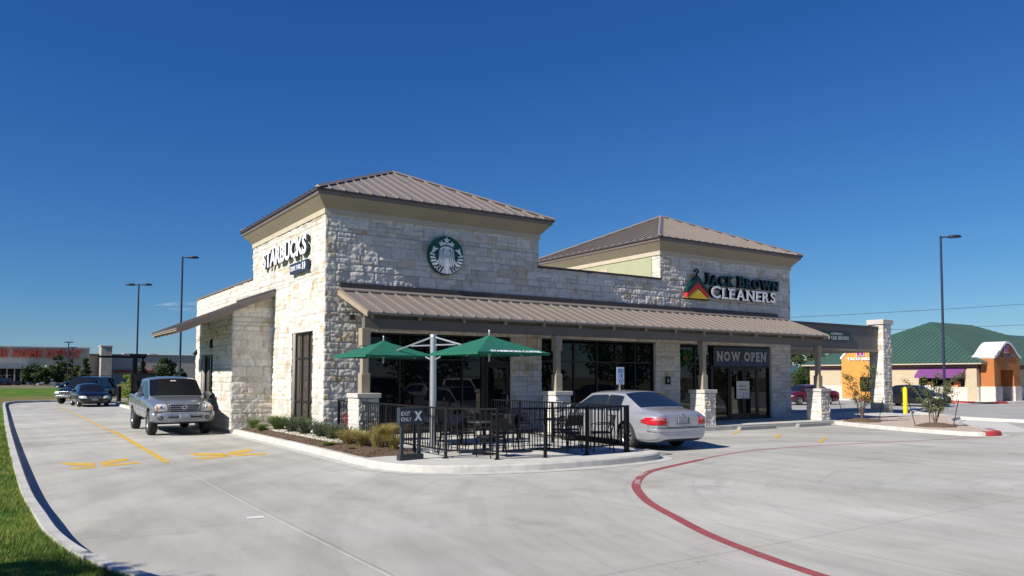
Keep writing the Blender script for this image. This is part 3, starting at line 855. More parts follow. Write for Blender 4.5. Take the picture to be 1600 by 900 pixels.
for x in PX:
    t = .10
    mb = MB(); mb.box(x - .09, x + .09, 19.41, 19.59, 1.44, 3.199)
    mb.box(x - .125, x + .125, 19.375, 19.625, 2.72, 3.198); mb.box(x - .125, x + .125, 19.375, 19.625, 1.44, 1.98)
    bp_(bevel(mb.build('post', M['post']), .008, 1))
    w = Wall()
    w.sheet((x - .30, 19.17, .15), (1, 0, 0), (0, 0, 1), (0, -1, 0), .60, 1.17, (), seed=int(x * 10), res=.02, rough=1.2)
    w.sheet((x - .30, 19.85, .15), (0, -1, 0), (0, 0, 1), (-1, 0, 0), .68, 1.17, (), seed=int(x * 10) + 3, res=.02, rough=.7)
    w.box(x - .287, x + .287, 19.183, 19.85, .1, 1.325)
    bp_(w.build('plinth'))
    mb = MB(); mb.box(x - .34, x + .34, 19.12, 19.89, 1.326, 1.45)
    bp_(bevel(mb.build('plinth_cap', M['castcap']), .012, 2))

# ------------------------------------------------ storefront glazing
def storefront(x0, x1, z0, z1, mull, trans=2.43):
    y = WY + .10
    fr = MB()
    fr.box(x0, x1, y, y + .10, z0, z0 + .09); fr.box(x0, x1, y, y + .10, z1 - .06, z1)
    fr.box(x0, x0 + .06, y, y + .10, z0 + .09, z1 - .06); fr.box(x1 - .06, x1, y, y + .10, z0 + .09, z1 - .06)
    for m_ in mull: fr.box(m_ - .028, m_ + .028, y + .002, y + .098, z0 + .09, z1 - .06)
    if trans:
        e = [x0 + .06] + [v for m_ in mull for v in (m_ - .028, m_ + .028)] + [x1 - .06]
        for i in range(0, len(e), 2):
            fr.box(e[i], e[i + 1], y + .004, y + .096, trans - .025, trans + .025)
    f = bp_(fr.build('window', M['frame']))
    e = [x0 + .05] + list(mull) + [x1 - .05]
    g = MB()
    for i in range(len(e) - 1):
        g.box(e[i] + .01, e[i + 1] - .01, y + .045, y + .056, z0 + .08, z1 - .05)
    go = g.build('pane', M['glass'])
    go.parent = f; CH.setdefault(f.name, []).append(go)
    return f
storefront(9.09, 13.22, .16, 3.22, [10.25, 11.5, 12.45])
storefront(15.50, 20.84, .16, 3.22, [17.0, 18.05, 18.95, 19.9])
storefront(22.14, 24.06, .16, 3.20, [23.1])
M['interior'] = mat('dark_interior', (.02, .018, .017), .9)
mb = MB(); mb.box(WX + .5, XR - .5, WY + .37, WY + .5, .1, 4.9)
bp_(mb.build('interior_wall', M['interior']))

def door(x0, x1, z1, handle_side, fixed=False):
    y = WY + .08
    f = MB()
    f.box(x0, x1, y, y + .06, .16, .40); f.box(x0, x1, y, y + .06, z1 - .12, z1)
    f.box(x0, x0 + .10, y, y + .06, .40, z1 - .12); f.box(x1 - .10, x1, y, y + .06, .40, z1 - .12)
    d = bp_(f.build('door', M['frame']))
    g = MB(); g.box(x0 + .1, x1 - .1, y + .025, y + .035, .4, z1 - .12)
    go = g.build('pane', M['glass']); go.parent = d; CH.setdefault(d.name, []).append(go)
    if handle_side:
        hx = x1 - .09 if handle_side > 0 else x0 + .09
        h = MB(); h.tube([(hx, y - .0, 1.0), (hx, y - .06, 1.03), (hx, y - .06, 1.27), (hx, y, 1.30)], .014, 8)
        ho = h.build('handle', M['alu']); ho.parent = d; CH.setdefault(d.name, []).append(ho)
    return d
# left shop: single door with transom above
fr = MB(); y = WY + .10
fr.box(13.22, 13.30, y, y + .1, .16, 3.22); fr.box(14.22, 14.28, y, y + .1, .16, 3.22); fr.box(13.30, 14.22, y, y + .1, 2.32, 2.42); fr.box(13.30, 14.22, y, y + .1, 3.14, 3.22)
f = bp_(fr.build('door_frame', M['frame'])); g = MB(); g.box(13.3, 14.22, y + .04, y + .05, 2.42, 3.14); go = g.build('pane', M['glass']); go.parent = f; CH.setdefault(f.name, []).append(go)
door(13.31, 14.21, 2.31, 1)
# right shop: sidelights and double doors
fr = MB()
for x in (24.06, 25.02, 26.86, 27.58): fr.box(x, x + .08, y, y + .1, .16, 3.20)
fr.box(24.14, 27.58, y + .002, y + .098, 2.30, 2.42); fr.box(24.14, 27.58, y + .002, y + .098, 3.12, 3.20)
fr.box(24.14, 25.02, y + .002, y + .098, .16, .28); fr.box(26.94, 27.58, y + .002, y + .098, .16, .28)
f = bp_(fr.build('door_frame', M['frame']))
g = MB()
for a, b in ((24.14, 25.02), (26.94, 27.58)): g.box(a, b, y + .04, y + .05, .28, 2.30)
g.box(24.14, 27.58, y + .04, y + .05, 2.42, 3.12)
go = g.build('pane', M['glass']); go.parent = f; CH.setdefault(f.name, []).append(go)
door(25.11, 25.97, 2.29, 1); door(25.99, 26.85, 2.29, -1)

# side window, deep in the wall
fr = MB()
ya, yb, x_ = 22.3, 24.24, WX + .10
for yy in (ya, 22.93, 23.57, yb - .07): fr.box(x_, x_ + .08, yy, yy + .07, .41, 3.25)
for zz in (.41, 1.08, 2.42, 3.19): fr.box(x_ + .003, x_ + .077, ya + .07, yb - .07, zz, zz + .06)
f = bp_(fr.build('window', M['frame'])); g = MB(); g.box(x_ + .03, x_ + .04, ya + .03, yb - .03, .45, 3.2)
go = g.build('pane', mat('window_glass_side', (.05, .04, .035), .03, spec=.6)); go.parent = f; CH.setdefault(f.name, []).append(go)

# ------------------------------------------------ drive-through bay
BX, BY0, BY1 = 6.45, 26.3, 31.5
def zroof(x): return 4.76 - (7.83 - x) * (4.76 - 3.42) / (7.83 - 4.72)
w = Wall()
w.sheet((BX, BY0, .12), (1, 0, 0), (0, 0, 1), (0, -1, 0), WX - BX + .02, 4.7, (), seed=41, keep=lambda u, v: v + .12 < zroof(BX) - .12 + u * .431)
hol = [(BY1 - 30.75, BY1 - 28.85, 1.0 - .12, 2.68 - .12)]
w.sheet((BX, BY1, .12), (0, -1, 0), (0, 0, 1), (-1, 0, 0), BY1 - BY0, zroof(BX) - .14 - .12, hol, seed=43)
zb_ = zroof(BX) - .17
w.box(BX + .016, BX + .3, BY0 + .35, 28.85, 0, zb_); w.box(BX + .016, BX + .3, 30.75, BY1, 0, zb_); w.box(BX + .016, BX + .3, 28.85, 30.75, 0, 1.0); w.box(BX + .016, BX + .3, 28.85, 30.75, 2.68, zb_)
# wedge core of the front face
vs = np.array([(BX + .02, BY0 + .016, 0), (WX, BY0 + .016, 0), (WX, BY0 + .016, zroof(WX) - .16), (BX + .02, BY0 + .016, zb_), (BX + .02, BY0 + .34, 0), (WX, BY0 + .34, 0), (WX, BY0 + .34, zroof(WX) - .16), (BX + .02, BY0 + .34, zb_)])
fs = np.array([(0, 1, 2, 3), (7, 6, 5, 4), (0, 4, 5, 1), (1, 5, 6, 2), (2, 6, 7, 3), (3, 7, 4, 0)])
w.V.append(vs); w.F.append(fs + w.n); w.C.append(np.tile([.56, .53, .47], (8, 1))); w.n += 8
bp_(w.build('bay_wall'))
mb = MB()
y0, y1 = 26.03, 31.0
def rslab(mb, y0, y1, xa, xb, dz, th, mi=0):
    za, zb2 = zroof(xa) + dz, zroof(xb) + dz
    vs = [(xa, y0, za), (xb, y0, zb2), (xb, y1, zb2), (xa, y1, za)]
    vs += [(a, b, c - th) for a, b, c in vs]
    mb.add(vs, [(0, 1, 2, 3), (7, 6, 5, 4), (0, 4, 5, 1), (1, 5, 6, 2), (2, 6, 7, 3), (3, 7, 4, 0)], mi)
rslab(mb, y0, y1, 4.72, 7.78, 0, .04)
for k in range(13):
    yy = y0 + .02 + k * (y1 - y0 - .04) / 12
    rslab(mb, yy - .013, yy + .013, 4.73, 7.78, .045, .044)
bp_(mb.build('bay_roof', M['roof']))
mb = MB(); rslab(mb, y0 + .02, y1 - .02, 4.74, 7.78, -.042, .05); bp_(mb.build('bay_soffit', M['cove']))
mb = MB(); rslab(mb, y0 - .035, y0 + .015, 4.68, 7.80, .015, .15); bp_(mb.build('barge_board', M['fascia']))
for k in range(7):
    yy = y0 + .25 + k * .75
    mb = MB(); rslab(mb, yy, yy + .08, 4.80, 6.44, -.093, .10); bp_(mb.build('rafter', M['wood']))
mb = MB(); mb.box(WX - .06, WX - .001, y0 - .02, y1, zroof(WX) + .03, zroof(WX) + .10); bp_(mb.build('flashing', M['gutter']))
# bay window + shelf
fr = MB(); x_ = BX + .12
for yy in (28.86, 29.75, 30.68): fr.box(x_, x_ + .07, yy, yy + .06, 1.0, 2.67)
fr.box(x_ + .003, x_ + .067, 28.92, 30.68, 1.0, 1.07); fr.box(x_ + .003, x_ + .067, 28.92, 30.68, 2.60, 2.67)
f = bp_(fr.build('serving_window', M['frame'])); g = MB(); g.box(x_ + .03, x_ + .04, 28.9, 30.7, 1.05, 2.62)
go = g.build('pane', M['glass']); go.parent = f; CH.setdefault(f.name, []).append(go)
mb = MB(); mb.box(BX - .22, BX + .08, 28.8, 30.8, .93, .99)
so = mb.build('shelf', M['alu']); so.parent = f; CH.setdefault(f.name, []).append(so)
# round plaque high on the bay
mb = MB(); mb.lathe([(.17, 0), (.17, .05), (.12, .07)], (BX - .035, 29.05, 3.05), 'X', 20)
mb.v = [(2 * (BX - .035) - v[0] + .02, v[1], v[2]) for v in mb.v]
bp_(mb.build('wall_plaque', M['black']))
# gooseneck lamps on the rear side wall
for i, yy in enumerate((32.6, 33.9, 35.2)):
    mb = MB(); mb.tube([(WX + .02, yy, 3.05), (WX - .45, yy, 3.06), (WX - .60, yy, 3.0)], .018, 6); mb.tube([(WX - .56, yy, 3.03), (WX - .72, yy, 2.80)], [.05, .09], 8)
    bp_(mb.build('wall_lamp', M['black']))
# security lamp under the front canopy
mb = MB(); mb.box(8.52, 8.68, WY - .14, WY - .03, 3.55, 3.70)
bp_(mb.build('wall_light', M['gutter']))

# ================================================================== lettering
def text_mesh(txt, size, depth, bold=0.0, space=1.0):
    cu = bpy.data.curves.new('lettering', 'FONT'); cu.body = txt; cu.size = size; cu.extrude = depth / 2; cu.offset = bold; cu.space_character = space
    cu.resolution_u = 3
    o = bpy.data.objects.new('tmp', cu); COL.objects.link(o)
    dg = bpy.context.evaluated_depsgraph_get()
    me = bpy.data.meshes.new_from_object(o.evaluated_get(dg))
    bpy.data.objects.remove(o); bpy.data.curves.remove(cu)
    n = len(me.vertices); v = np.empty(n * 3); me.vertices.foreach_get('co', v); v = v.reshape(-1, 3)
    fs = [tuple(p.vertices) for p in me.polygons]
    bpy.data.meshes.remove(me)
    return v, fs

SERIF = {'J': ([], [.72]), 'A': ([.08, .92], []), 'C': ([], []), 'K': ([.13, .9], [.13, .85]), 'B': ([.1], [.1]), 'R': ([.12, .9], [.1]), 'O': ([], []),
         'W': ([], [.08, .92]), 'N': ([.12], [.1, .9]), 'L': ([.14], [.16]), 'E': ([.1], [.1]), 'S': ([], []), 'P': ([.16], [.12]), 'T': ([.5], []),
         'H': ([.12, .88], [.12, .88]), 'M': ([.08, .92], [.08, .92]), 'D': ([.1], [.1]), 'I': ([.5], [.5]), 'V': ([], [.08, .92]), 'X': ([.08, .92], [.08, .92])}
def slab_text(mb, txt, width, height, depth, mi=0, sizes=None, z0=0.0, bold=.03, mi_side=None):
    """slab-serif capitals; local x right, y up, z out; fits width"""
    x = 0; parts = []
    for i, ch in enumerate(txt):
        s = sizes[i] if sizes else 1.0
        if ch == ' ': x += .38 * s; continue
        v, fs = text_mesh(ch, 1.0, 1.0, bold)
        lo = v[:, :2].min(0); hi = v[:, :2].max(0); wd = hi[0] - lo[0]; hh = hi[1] - lo[1]
        v[:, 0] = (v[:, 0] - lo[0]) * s * (1.0 if ch != 'I' else 1); v[:, 1] = (v[:, 1] - lo[1]) / hh * s
        wd *= s
        parts.append((v, fs, x + .06 * s))
        bot, top = SERIF.get(ch, ([], []))
        for lst, yy in ((bot, 0), (top, 1)):
            for f in lst:
                cx = x + .06 * s + wd * f; a = .15 * s
                y0 = 0 if yy == 0 else s * .88; y1 = s * .12 if yy == 0 else s
                bv = np.array([(cx - a, y0, -.49), (cx + a, y0, -.49), (cx + a, y1, -.49), (cx - a, y1, -.49), (cx - a, y0, .497), (cx + a, y0, .497), (cx + a, y1, .497), (cx - a, y1, .497)])
                parts.append((bv, [(0, 3, 2, 1), (4, 5, 6, 7), (0, 1, 5, 4), (1, 2, 6, 5), (2, 3, 7, 6), (3, 0, 4, 7)], 0))
        x += wd + .16 * s
    k = width / x
    for v, fs, ox in parts:
        q = np.column_stack([(v[:, 0] + ox) * k, v[:, 1] * height, z0 + (v[:, 2] + .5) * depth])
        mb.add(q, fs, mi)
def plain_text(mb, txt, width, height, depth, mi=0, z0=0.0, bold=0.0, x0=0, y0=0):
    v, fs = text_mesh(txt, 1.0, 1.0, bold)
    lo = v.min(0); hi = v.max(0)
    q = np.column_stack([x0 + (v[:, 0] - lo[0]) / (hi[0] - lo[0]) * width, y0 + (v[:, 1] - lo[1]) / (hi[1] - lo[1]) * height, z0 + (v[:, 2] - lo[2]) / (hi[2] - lo[2]) * depth])
    mb.add(q, fs, mi)

def frame_front(x, y, z):     # facing -Y
    return Matrix(((1, 0, 0, x), (0, 0, -1, y), (0, 1, 0, z), (0, 0, 0, 1)))
def frame_left(x, y, z):      # facing -X, reads towards -Y
    return Matrix(((0, 0, -1, x), (-1, 0, 0, y), (0, 1, 0, z), (0, 0, 0, 1)))
def frame_dir(x, y, z, ang):  # facing direction ang (normal), text to the right when seen from outside
    n = Vector((cos(ang), sin(ang), 0)); r = Vector((-sin(ang), cos(ang), 0))
    m = Matrix((r, Vector((0, 0, 1)), n)).transposed().to_4x4(); m.translation = Vector((x, y, z)); return m

def wsign(name, F, label, cat='sign', group=None):
    o = bpy.data.objects.new(name, None); o.empty_display_size = .3; COL.objects.link(o); o.matrix_world = F
    return tag(o, label, cat, group)

# --- lettering on the sunlit side wall
s = wsign('wall_sign', frame_left(WX - .05, 27.15, 5.60), 'white capital lettering mounted along the sunlit side wall above the drive-through')
mb = MB(); plain_text(mb, 'STARBUCKS', 4.55, .60, .09, 0, .01, .028)
mb.build('letter_can', M['blackpost'], s, fix=False)
mb = MB(); plain_text(mb, 'STARBUCKS', 4.55, .60, .01, 0, .102, .035)
mb.build('letter_face', M['white'], s, fix=False)
s = wsign('wall_sign', frame_left(WX - .05, 24.18, 5.10), 'small navy drive-through sign with white chevrons under the side lettering')
mb = MB(); mb.box(0, 1.62, 0, .32, .0, .09); mb.build('panel', M['navy'], s)
mb = MB(); plain_text(mb, 'DRIVE THRU', 1.02, .15, .008, 0, .092, .02, .08, .085)
for k in (0, .17):
    x = 1.18 + k
    mb.add([(x, .05, .1), (x + .09, .05, .1), (x + .17, .16, .1), (x + .09, .27, .1), (x, .27, .1), (x + .08, .16, .1)], [(0, 1, 2, 5), (5, 2, 3, 4)])
mb.build('lettering', M['white'], s, fix=False)

# --- round emblem
ECX, ECZ, ER = 11.68, 5.70, .61
s = wsign('round_emblem', frame_front(ECX, WY - .03, ECZ), 'round green and white mermaid emblem on the front wall of the left tower')
mb = MB(); mb.lathe([(ER, 0), (ER, .16)], (0, 0, 0), 'Z', 48); mb.build('disc', M['green_sign'], s)
W_ = MB(); G_ = MB()
def poly(mbx, pts, z, mirror=False):
    pts = [(p[0] * ER, p[1] * ER) for p in pts]
    mbx.add([(x, y, z) for x, y in pts], [tuple(range(len(pts)))])
    if mirror: mbx.add([(-x, y, z) for x, y in pts], [tuple(range(len(pts)))[::-1]])
def band(mbx, pts, w, z, mirror=False):
    pp = smooth_path([(p[0] * ER, p[1] * ER) for p in pts], 4); a = offset_path(pp, w * ER / 2); b = offset_path(pp, -w * ER / 2); n = len(pp)
    mbx.add([(x, y, z) for x, y in a] + [(x, y, z) for x, y in b], [(k, k + 1, k + n + 1, k + n) for k in range(n - 1)])
    if mirror: mbx.add([(-x, y, z) for x, y in a] + [(-x, y, z) for x, y in b], [(k, k + n, k + n + 1, k + 1) for k in range(n - 1)])
# hair and body silhouette
sil = [(0, .48), (.20, .45), (.36, .36), (.45, .20), (.47, .0), (.45, -.18), (.52, -.35), (.60, -.52), (.66, -.66), (.50, -.82), (.30, -.91), (0, -.955)]
poly(W_, sil + [(-x, y) for x, y in sil[::-1][1:-1]], .165)
# crown
poly(W_, [(-.36, .43), (-.46, .66), (-.34, .62), (-.33, .76), (-.20, .64), (-.10, .66), (-.0, .60), (.10, .66), (.20, .64), (.33, .76), (.34, .62), (.46, .66), (.36, .43), (.2, .52), (0, .555), (-.2, .52)], .165)
poly(W_, [(cos(radians(90 + 36 * k)) * (.21 if k % 2 == 0 else .09), .77 + sin(radians(90 + 36 * k)) * (.21 if k % 2 == 0 else .09)) for k in range(10)], .166)
# tails: fin and curved stripes each side
poly(W_, [(.46, .34), (.66, .34), (.76, .44), (.80, .30), (.90, .05), (.72, .12), (.62, .22)], .165, True)
for k in range(7):
    a = radians(2 - 11.5 * k); a2 = a - radians(2)
    r0, r1 = .68 - .012 * k, .97
    hw = radians(3.3)
    poly(W_, [(r0 * cos(a2 - hw - .05), r0 * sin(a2 - hw - .05)), (r1 * cos(a - hw), r1 * sin(a - hw)), (r1 * cos(a + hw), r1 * sin(a + hw)), (r0 * cos(a2 + hw - .05), r0 * sin(a2 + hw - .05))], .165, True)
poly(W_, [(.50, -.28), (.62, -.40), (.74, -.44), (.66, -.56), (.56, -.52)], .1655, True)
# hair strands, face outline, eyes, mouth
for dx in (0, .10, .20):
    band(G_, [(.19 + dx, .36 - dx * .7), (.25 + dx, .15), (.22 + dx, -.05), (.15 + dx * 1.2, -.25), (.22 + dx * 1.3, -.48), (.15 + dx * 1.6, -.70), (.12 + dx * 1.9, -.91 + dx * .55)], .026, .170, True)
band(G_, [(.0, -.10), (.12, -.05), (.18, .08), (.19, .24), (.17, .34)], .022, .1705, True)
band(G_, [(.05, .24), (.10, .265), (.15, .24)], .024, .171, True)
band(G_, [(-.05, .03), (0, .015), (.05, .03)], .028, .171)
band(G_, [(.02, .22), (.02, .10), (.0, .085)], .014, .171)
band(G_, [(-.36, .43), (-.2, .50), (0, .53), (.2, .50), (.36, .43)], .022, .1715)
W_.build('figure', M['white'], s, fix=False); G_.build('outline', M['green_sign'], s, fix=False)

# --- dry cleaner's letters and hanger emblem
s = wsign('wall_sign', frame_front(23.42, WY - .03, 5.60), 'dark green slab serif lettering, upper line of the dry cleaner sign')
sz = [1.12, 1, 1, 1, 1, 1.12, 1, 1, 1, 1]
mb = MB(); slab_text(mb, 'JACK BROWN', 4.60, .42, .14, 0, sz, .02)
mb.build('letter_can', M['black'], s, fix=False)
mb = MB(); slab_text(mb, 'JACK BROWN', 4.60, .42, .01, 0, sz, .162)
mb.build('letter_face', M['dkgreen'], s, fix=False)
s = wsign('wall_sign', frame_front(23.70, WY - .03, 5.07), 'white slab serif lettering, lower line of the dry cleaner sign')
sz = [1.15, 1, 1, 1, 1, 1, 1, 1]
mb = MB(); slab_text(mb, 'CLEANERS', 4.12, .44, .14, 0, sz, .02)
mb.build('letter_can', M['black'], s, fix=False)
mb = MB(); slab_text(mb, 'CLEANERS', 4.12, .44, .01, 0, sz, .162, .02)
mb.build('letter_face', M['white'], s, fix=False)
s = wsign('hanger_emblem', frame_front(22.98, WY - .03, 5.0), 'green, red and yellow triangular clothes hanger emblem left of the cleaner lettering')
def tri_band(mbx, y0, y1, inner, z, d):
    # chevron: apex at (0,y1), feet at +-w
    w = .60
    o_ = [(-w, y0), (0, y1), (w, y0)]
    if inner is None: pts = o_
    else: pts = [(-w, y0 + .02), (-w * 1.0, y0 + .16), (0, y1 + .06), (w * 1.0, y0 + .16), (w, y0 + .02), (0, y1 - inner)]
    n = len(pts)
    mbx.add([(x, y, z) for x, y in pts] + [(x, y, z + d) for x, y in pts], ([(0, 1, 2, 5), (2, 3, 4, 5)] if n == 6 else [(0, 1, 2)]) + ([(n + 0, n + 1, n + 2, n + 5), (n + 2, n + 3, n + 4, n + 5)] if n == 6 else [(3, 4, 5)]) + [(i, (i + 1) % n, (i + 1) % n + n, i + n) for i in range(n)])
mb = MB(); tri_band(mb, .0, .40, None, .02, .14); mb.build('yellow_triangle', M['yellowface'], s)
mb = MB(); tri_band(mb, .02, .62, .17, .02, .15); mb.build('red_chevron', M['redface'], s)
mb = MB(); tri_band(mb, .22, .86, .17, .02, .16); mb.build('green_chevron', M['dkgreen'], s)
mb = MB(); mb.tube([(0, .88, .1), (0, 1.0, .1), (.08, 1.03, .1), (.09, 1.12, .1), (0, 1.17, .1), (-.1, 1.12, .1), (-.11, 1.04, .1)], .035, 8); mb.build('hook', M['black'], s)
mb = MB(); mb.box(-.72, .72, -.03, .00, 0, .16); mb.build('backing', M['black'], s)

# --- banner, notices, numbers
s = wsign('banner', frame_front(24.08, WY + .04, 2.36), 'dark navy banner reading now open above the double doors')
mb = MB()
nseg = 16
vs = [];
for i in range(nseg + 1):
    x = 3.46 * i / nseg; zz = .018 + .008 * sin(i * 1.7)
    vs += [(x, .0 + .012 * sin(i * .9), zz), (x, .76, zz), (x, .76, zz - .006), (x, .012 * sin(i * .9), zz - .006)]
fs = []
for i in range(nseg):
    a = i * 4; b = a + 4
    fs += [(a, b, b + 1, a + 1), (a + 1, b + 1, b + 2, a + 2), (a + 2, b + 2, b + 3, a + 3), (a + 3, b + 3, b, a)]
mb.add(vs, fs); mb.build('cloth', M['navy'], s)
mb = MB(); slab_text(mb, 'NOW OPEN', 3.12, .40, .004, 0, None, .030, .045)
mb.v = [(x + .16, y + .19, z) for x, y, z in mb.v]
mb.build('lettering', mat('grey_white_print', (.42, .43, .44), .6), s, fix=False)
s = wsign('door_notice', frame_front(25.46, WY + .045, 1.02), 'white paper notice taped to the double glass doors')
mb = MB(); mb.box(0, .80, 0, .72, 0, .006); mb.build('sheet', M['paper'], s)
mb = MB(); plain_text(mb, 'SEE US', .42, .08, .002, 0, .007, .01, .18, .48); mb.box(.12, .66, .36, .39, .007, .009); mb.build('lettering', M['navy'], s, fix=False)
s = wsign('suite_number', frame_front(21.33, WY - .03, 1.62), 'small black suite number plate on the stone pier between the shops')
mb = MB(); mb.box(0, .24, 0, .30, 0, .03); mb.build('plate', M['black'], s)
mb = MB(); plain_text(mb, 'B', .10, .14, .004, 0, .031, .01, .07, .08); mb.build('lettering', M['paper'], s, fix=False)
s = wsign('door_number', frame_front(13.42, WY + .135, 2.60), 'white address number on the glass above the left shop door', 'number')
mb = MB(); plain_text(mb, '1000B', .62, .17, .004, 0, 0, .01); mb.build('lettering', M['paper'], s, fix=False)
# wreath in the window
wr = bpy.data.objects.new('wreath', None); COL.objects.link(wr); wr.location = (22.55, WY + .10, 2.66)
tag(wr, 'round green leafy wreath hung in the narrow window left of the banner', 'wreath')
rw = random.Random(3); mb = MB(); m2 = MB()
for k in range(420):
    a = rw.uniform(0, 2 * pi); b = rw.uniform(0, 2 * pi); R0 = .22; r0 = .075
    c = Vector(((R0 + r0 * cos(b)) * cos(a), r0 * sin(b) - .02, (R0 + r0 * cos(b)) * sin(a)))
    d = Vector((rw.uniform(-1, 1), rw.uniform(-1, 1), rw.uniform(-1, 1))).normalized() * .035; e = d.orthogonal().normalized() * .014
    mb.add([c - d, c + e, c + d, c - e], [(0, 1, 2, 3)])
mb.build('leaves', mat('wreath_green', (.02, .30, .04), .5, var=.4, scale=30), wr, fix=False)
m2.lathe([(.15, -.02), (.15, 0), (.0, .02)], (0, 0, 0), 'Y', 20); m2.build('centre', mat('wreath_brown', (.10, .045, .02), .8), wr)

# ================================================================== sandwich: exit-only sign, accessible-parking sign
gx = Vector((7.0, 14.70)); 
s = empty('exit_sign', (7.30, 14.78, .153), radians(8), 'slate exit only sign with a large white X on two posts at the patio corner', 'sign')
mb = MB(); mb.box(-.30, .30, -.07, .07, 0, .12); bevel(mb.build('base', M['blackpost'], s), .01, 1)
for x in (-.22, .22):
    mb = MB(); mb.box(x - .03, x + .03, -.03, .03, .12, .75); mb.build('post', M['blackpost'], s)
mb = MB(); mb.box(-.31, .31, -.06, .06, .74, 1.10); bevel(mb.build('panel', M['blackpost'], s), .008, 1)
mb = MB()
plain_text(mb, 'EXIT', .22, .085, .003, 0, 0, .008, -.27, .19); plain_text(mb, 'ONLY', .25, .085, .003, 0, 0, .008, -.27, .07)
plain_text(mb, 'X', .20, .20, .003, 0, 0, .06, .05, .075)
mb.v = [(x, -.0625 - z, y + .74) for x, y, z in mb.v]
mb.build('lettering', M['white'], s, fix=False)
s = empty('parking_sign', (17.12, 19.25, .153), 0, 'white and blue accessible parking sign on a thin pole behind the silver sedan', 'sign')
mb = MB(); mb.tube([(0, 0, 0), (0, 0, 1.55)], .03, 8); mb.build('pole', M['alu'], s)
mb = MB(); mb.box(-.165, .165, -.04, -.03, 1.50, 2.07); bevel(mb.build('panel', mat('pale_blue_sign', (.55, .66, .74), .5, var=.03), s), .003, 1)
mb = MB(); mb.box(-.07, .07, -.043, -.0405, 1.62, 1.84); mb.build('symbol_panel', mat('sign_blue', (.02, .10, .55), .4), s)
mb = MB()
pts = smooth_path([(-.02, .19), (-.02, .12), (-.0, .10), (.04, .10), (.045, .04)], 3)
mb.tube([(x, -.044, 1.63 + y) for x, y in pts], .007, 5); mb.lathe([(.014, -.001), (.0, -.003)], (-.02, -.044, 1.83), 'Y', 10)
ci = [(.035 * cos(t) - .005, -.044, 1.675 + .035 * sin(t)) for t in np.linspace(1.8, 6.1, 12)]; mb.tube(ci, .006, 5)
mb.build('wheelchair_symbol', M['white'], s)
mb = MB(); plain_text(mb, 'RESERVED', .24, .055, .002, 0, 0, .005, -.12, 1.96); plain_text(mb, 'PARKING', .2, .05, .002, 0, 0, .005, -.10, 1.885); plain_text(mb, 'VAN', .12, .04, .002, 0, 0, .005, -.06, 1.545)
mb.v = [(x, -.0415 - z, y) for x, y, z in mb.v]
mb.build('lettering', mat('sign_blue_ink', (.02, .12, .35), .5), s, fix=False)

# fire-lane words inside the red stripe
def ground_word(txt, p, ang, L_, H_):
    mb = MB(); plain_text(mb, txt, L_, H_, .001, 0, 0, .012)
    c, s_ = cos(ang), sin(ang)
    mb.v = [(p[0] + (x - L_ / 2) * c - (y - H_ / 2) * s_, p[1] + (x - L_ / 2) * s_ + (y - H_ / 2) * c, .0075 + z) for x, y, z in mb.v]
    o = mb.build('fire_lane_lettering', M['white_worn'], fix=False); tag(o, kind='structure')
ground_word('FIRE', (10.55, 11.22), radians(35), .62, .10)
ground_word('LANE', (9.72, 10.47), radians(46), .62, .10)

# ================================================================== patio: fence, tables, chairs, umbrellas
ZS = .153
def fence_run(name, pts, label, posts_at_ends=(True, True), h=1.08, group='black railings round the patio'):
    root = empty(name, (pts[0][0], pts[0][1], ZS), 0, label, 'railing', group)
    ox, oy = pts[0]
    P = [Vector((p[0] - ox, p[1] - oy, 0)) for p in pts]
    rail = MB(); bars = []
    postpos = []
    for i in range(len(P) - 1):
        a, b = P[i], P[i + 1]; d = b - a; L_ = d.length; t = d / L_
        ang = atan2(t.y, t.x)
        n = max(1, round(L_ / 1.35))
        for k in range(n + (1 if i == len(P) - 2 else 0)):
            postpos.append((a + d * k / n, ang))
        Mx = Matrix.Translation(a) @ Matrix.Rotation(ang, 4, 'Z')
        rail.box(0, L_, -.022, .022, h - .035, h, M=Mx); rail.box(0, L_, -.016, .016, .16, .19, M=Mx)
        m = int(L_ / .115)
        bb = MB()
        for k in range(1, m):
            x = L_ * k / m
            bb.box(x - .009, x + .009, -.009, .009, .19, h - .035, M=Mx)
        bars.append(bb)
    rail.build('rail', M['black'], root)
    for bb in bars: bb.build('balusters', M['black'], root)
    for p, ang in postpos:
        mb = MB(); Mx = Matrix.Translation(p) @ Matrix.Rotation(ang, 4, 'Z')
        mb.box(-.028, .028, -.028, .028, 0, h + .005, M=Mx); mb.box(-.06, .06, -.06, .06, 0, .012, M=Mx)
        mb.build('post', M['black'], root)
    return root
fence_run('railing', [(8.08, 20.9), (8.06, 17.6), (8.06, 14.62), (8.86, 13.82), (9.95, 13.60), (12.25, 13.58)], 'black metal railing along the planted bed and round the front of the patio')
fence_run('railing', [(12.37, 13.64), (12.38, 16.6), (12.38, 19.7)], 'black metal railing between the patio and the parked silver sedan')

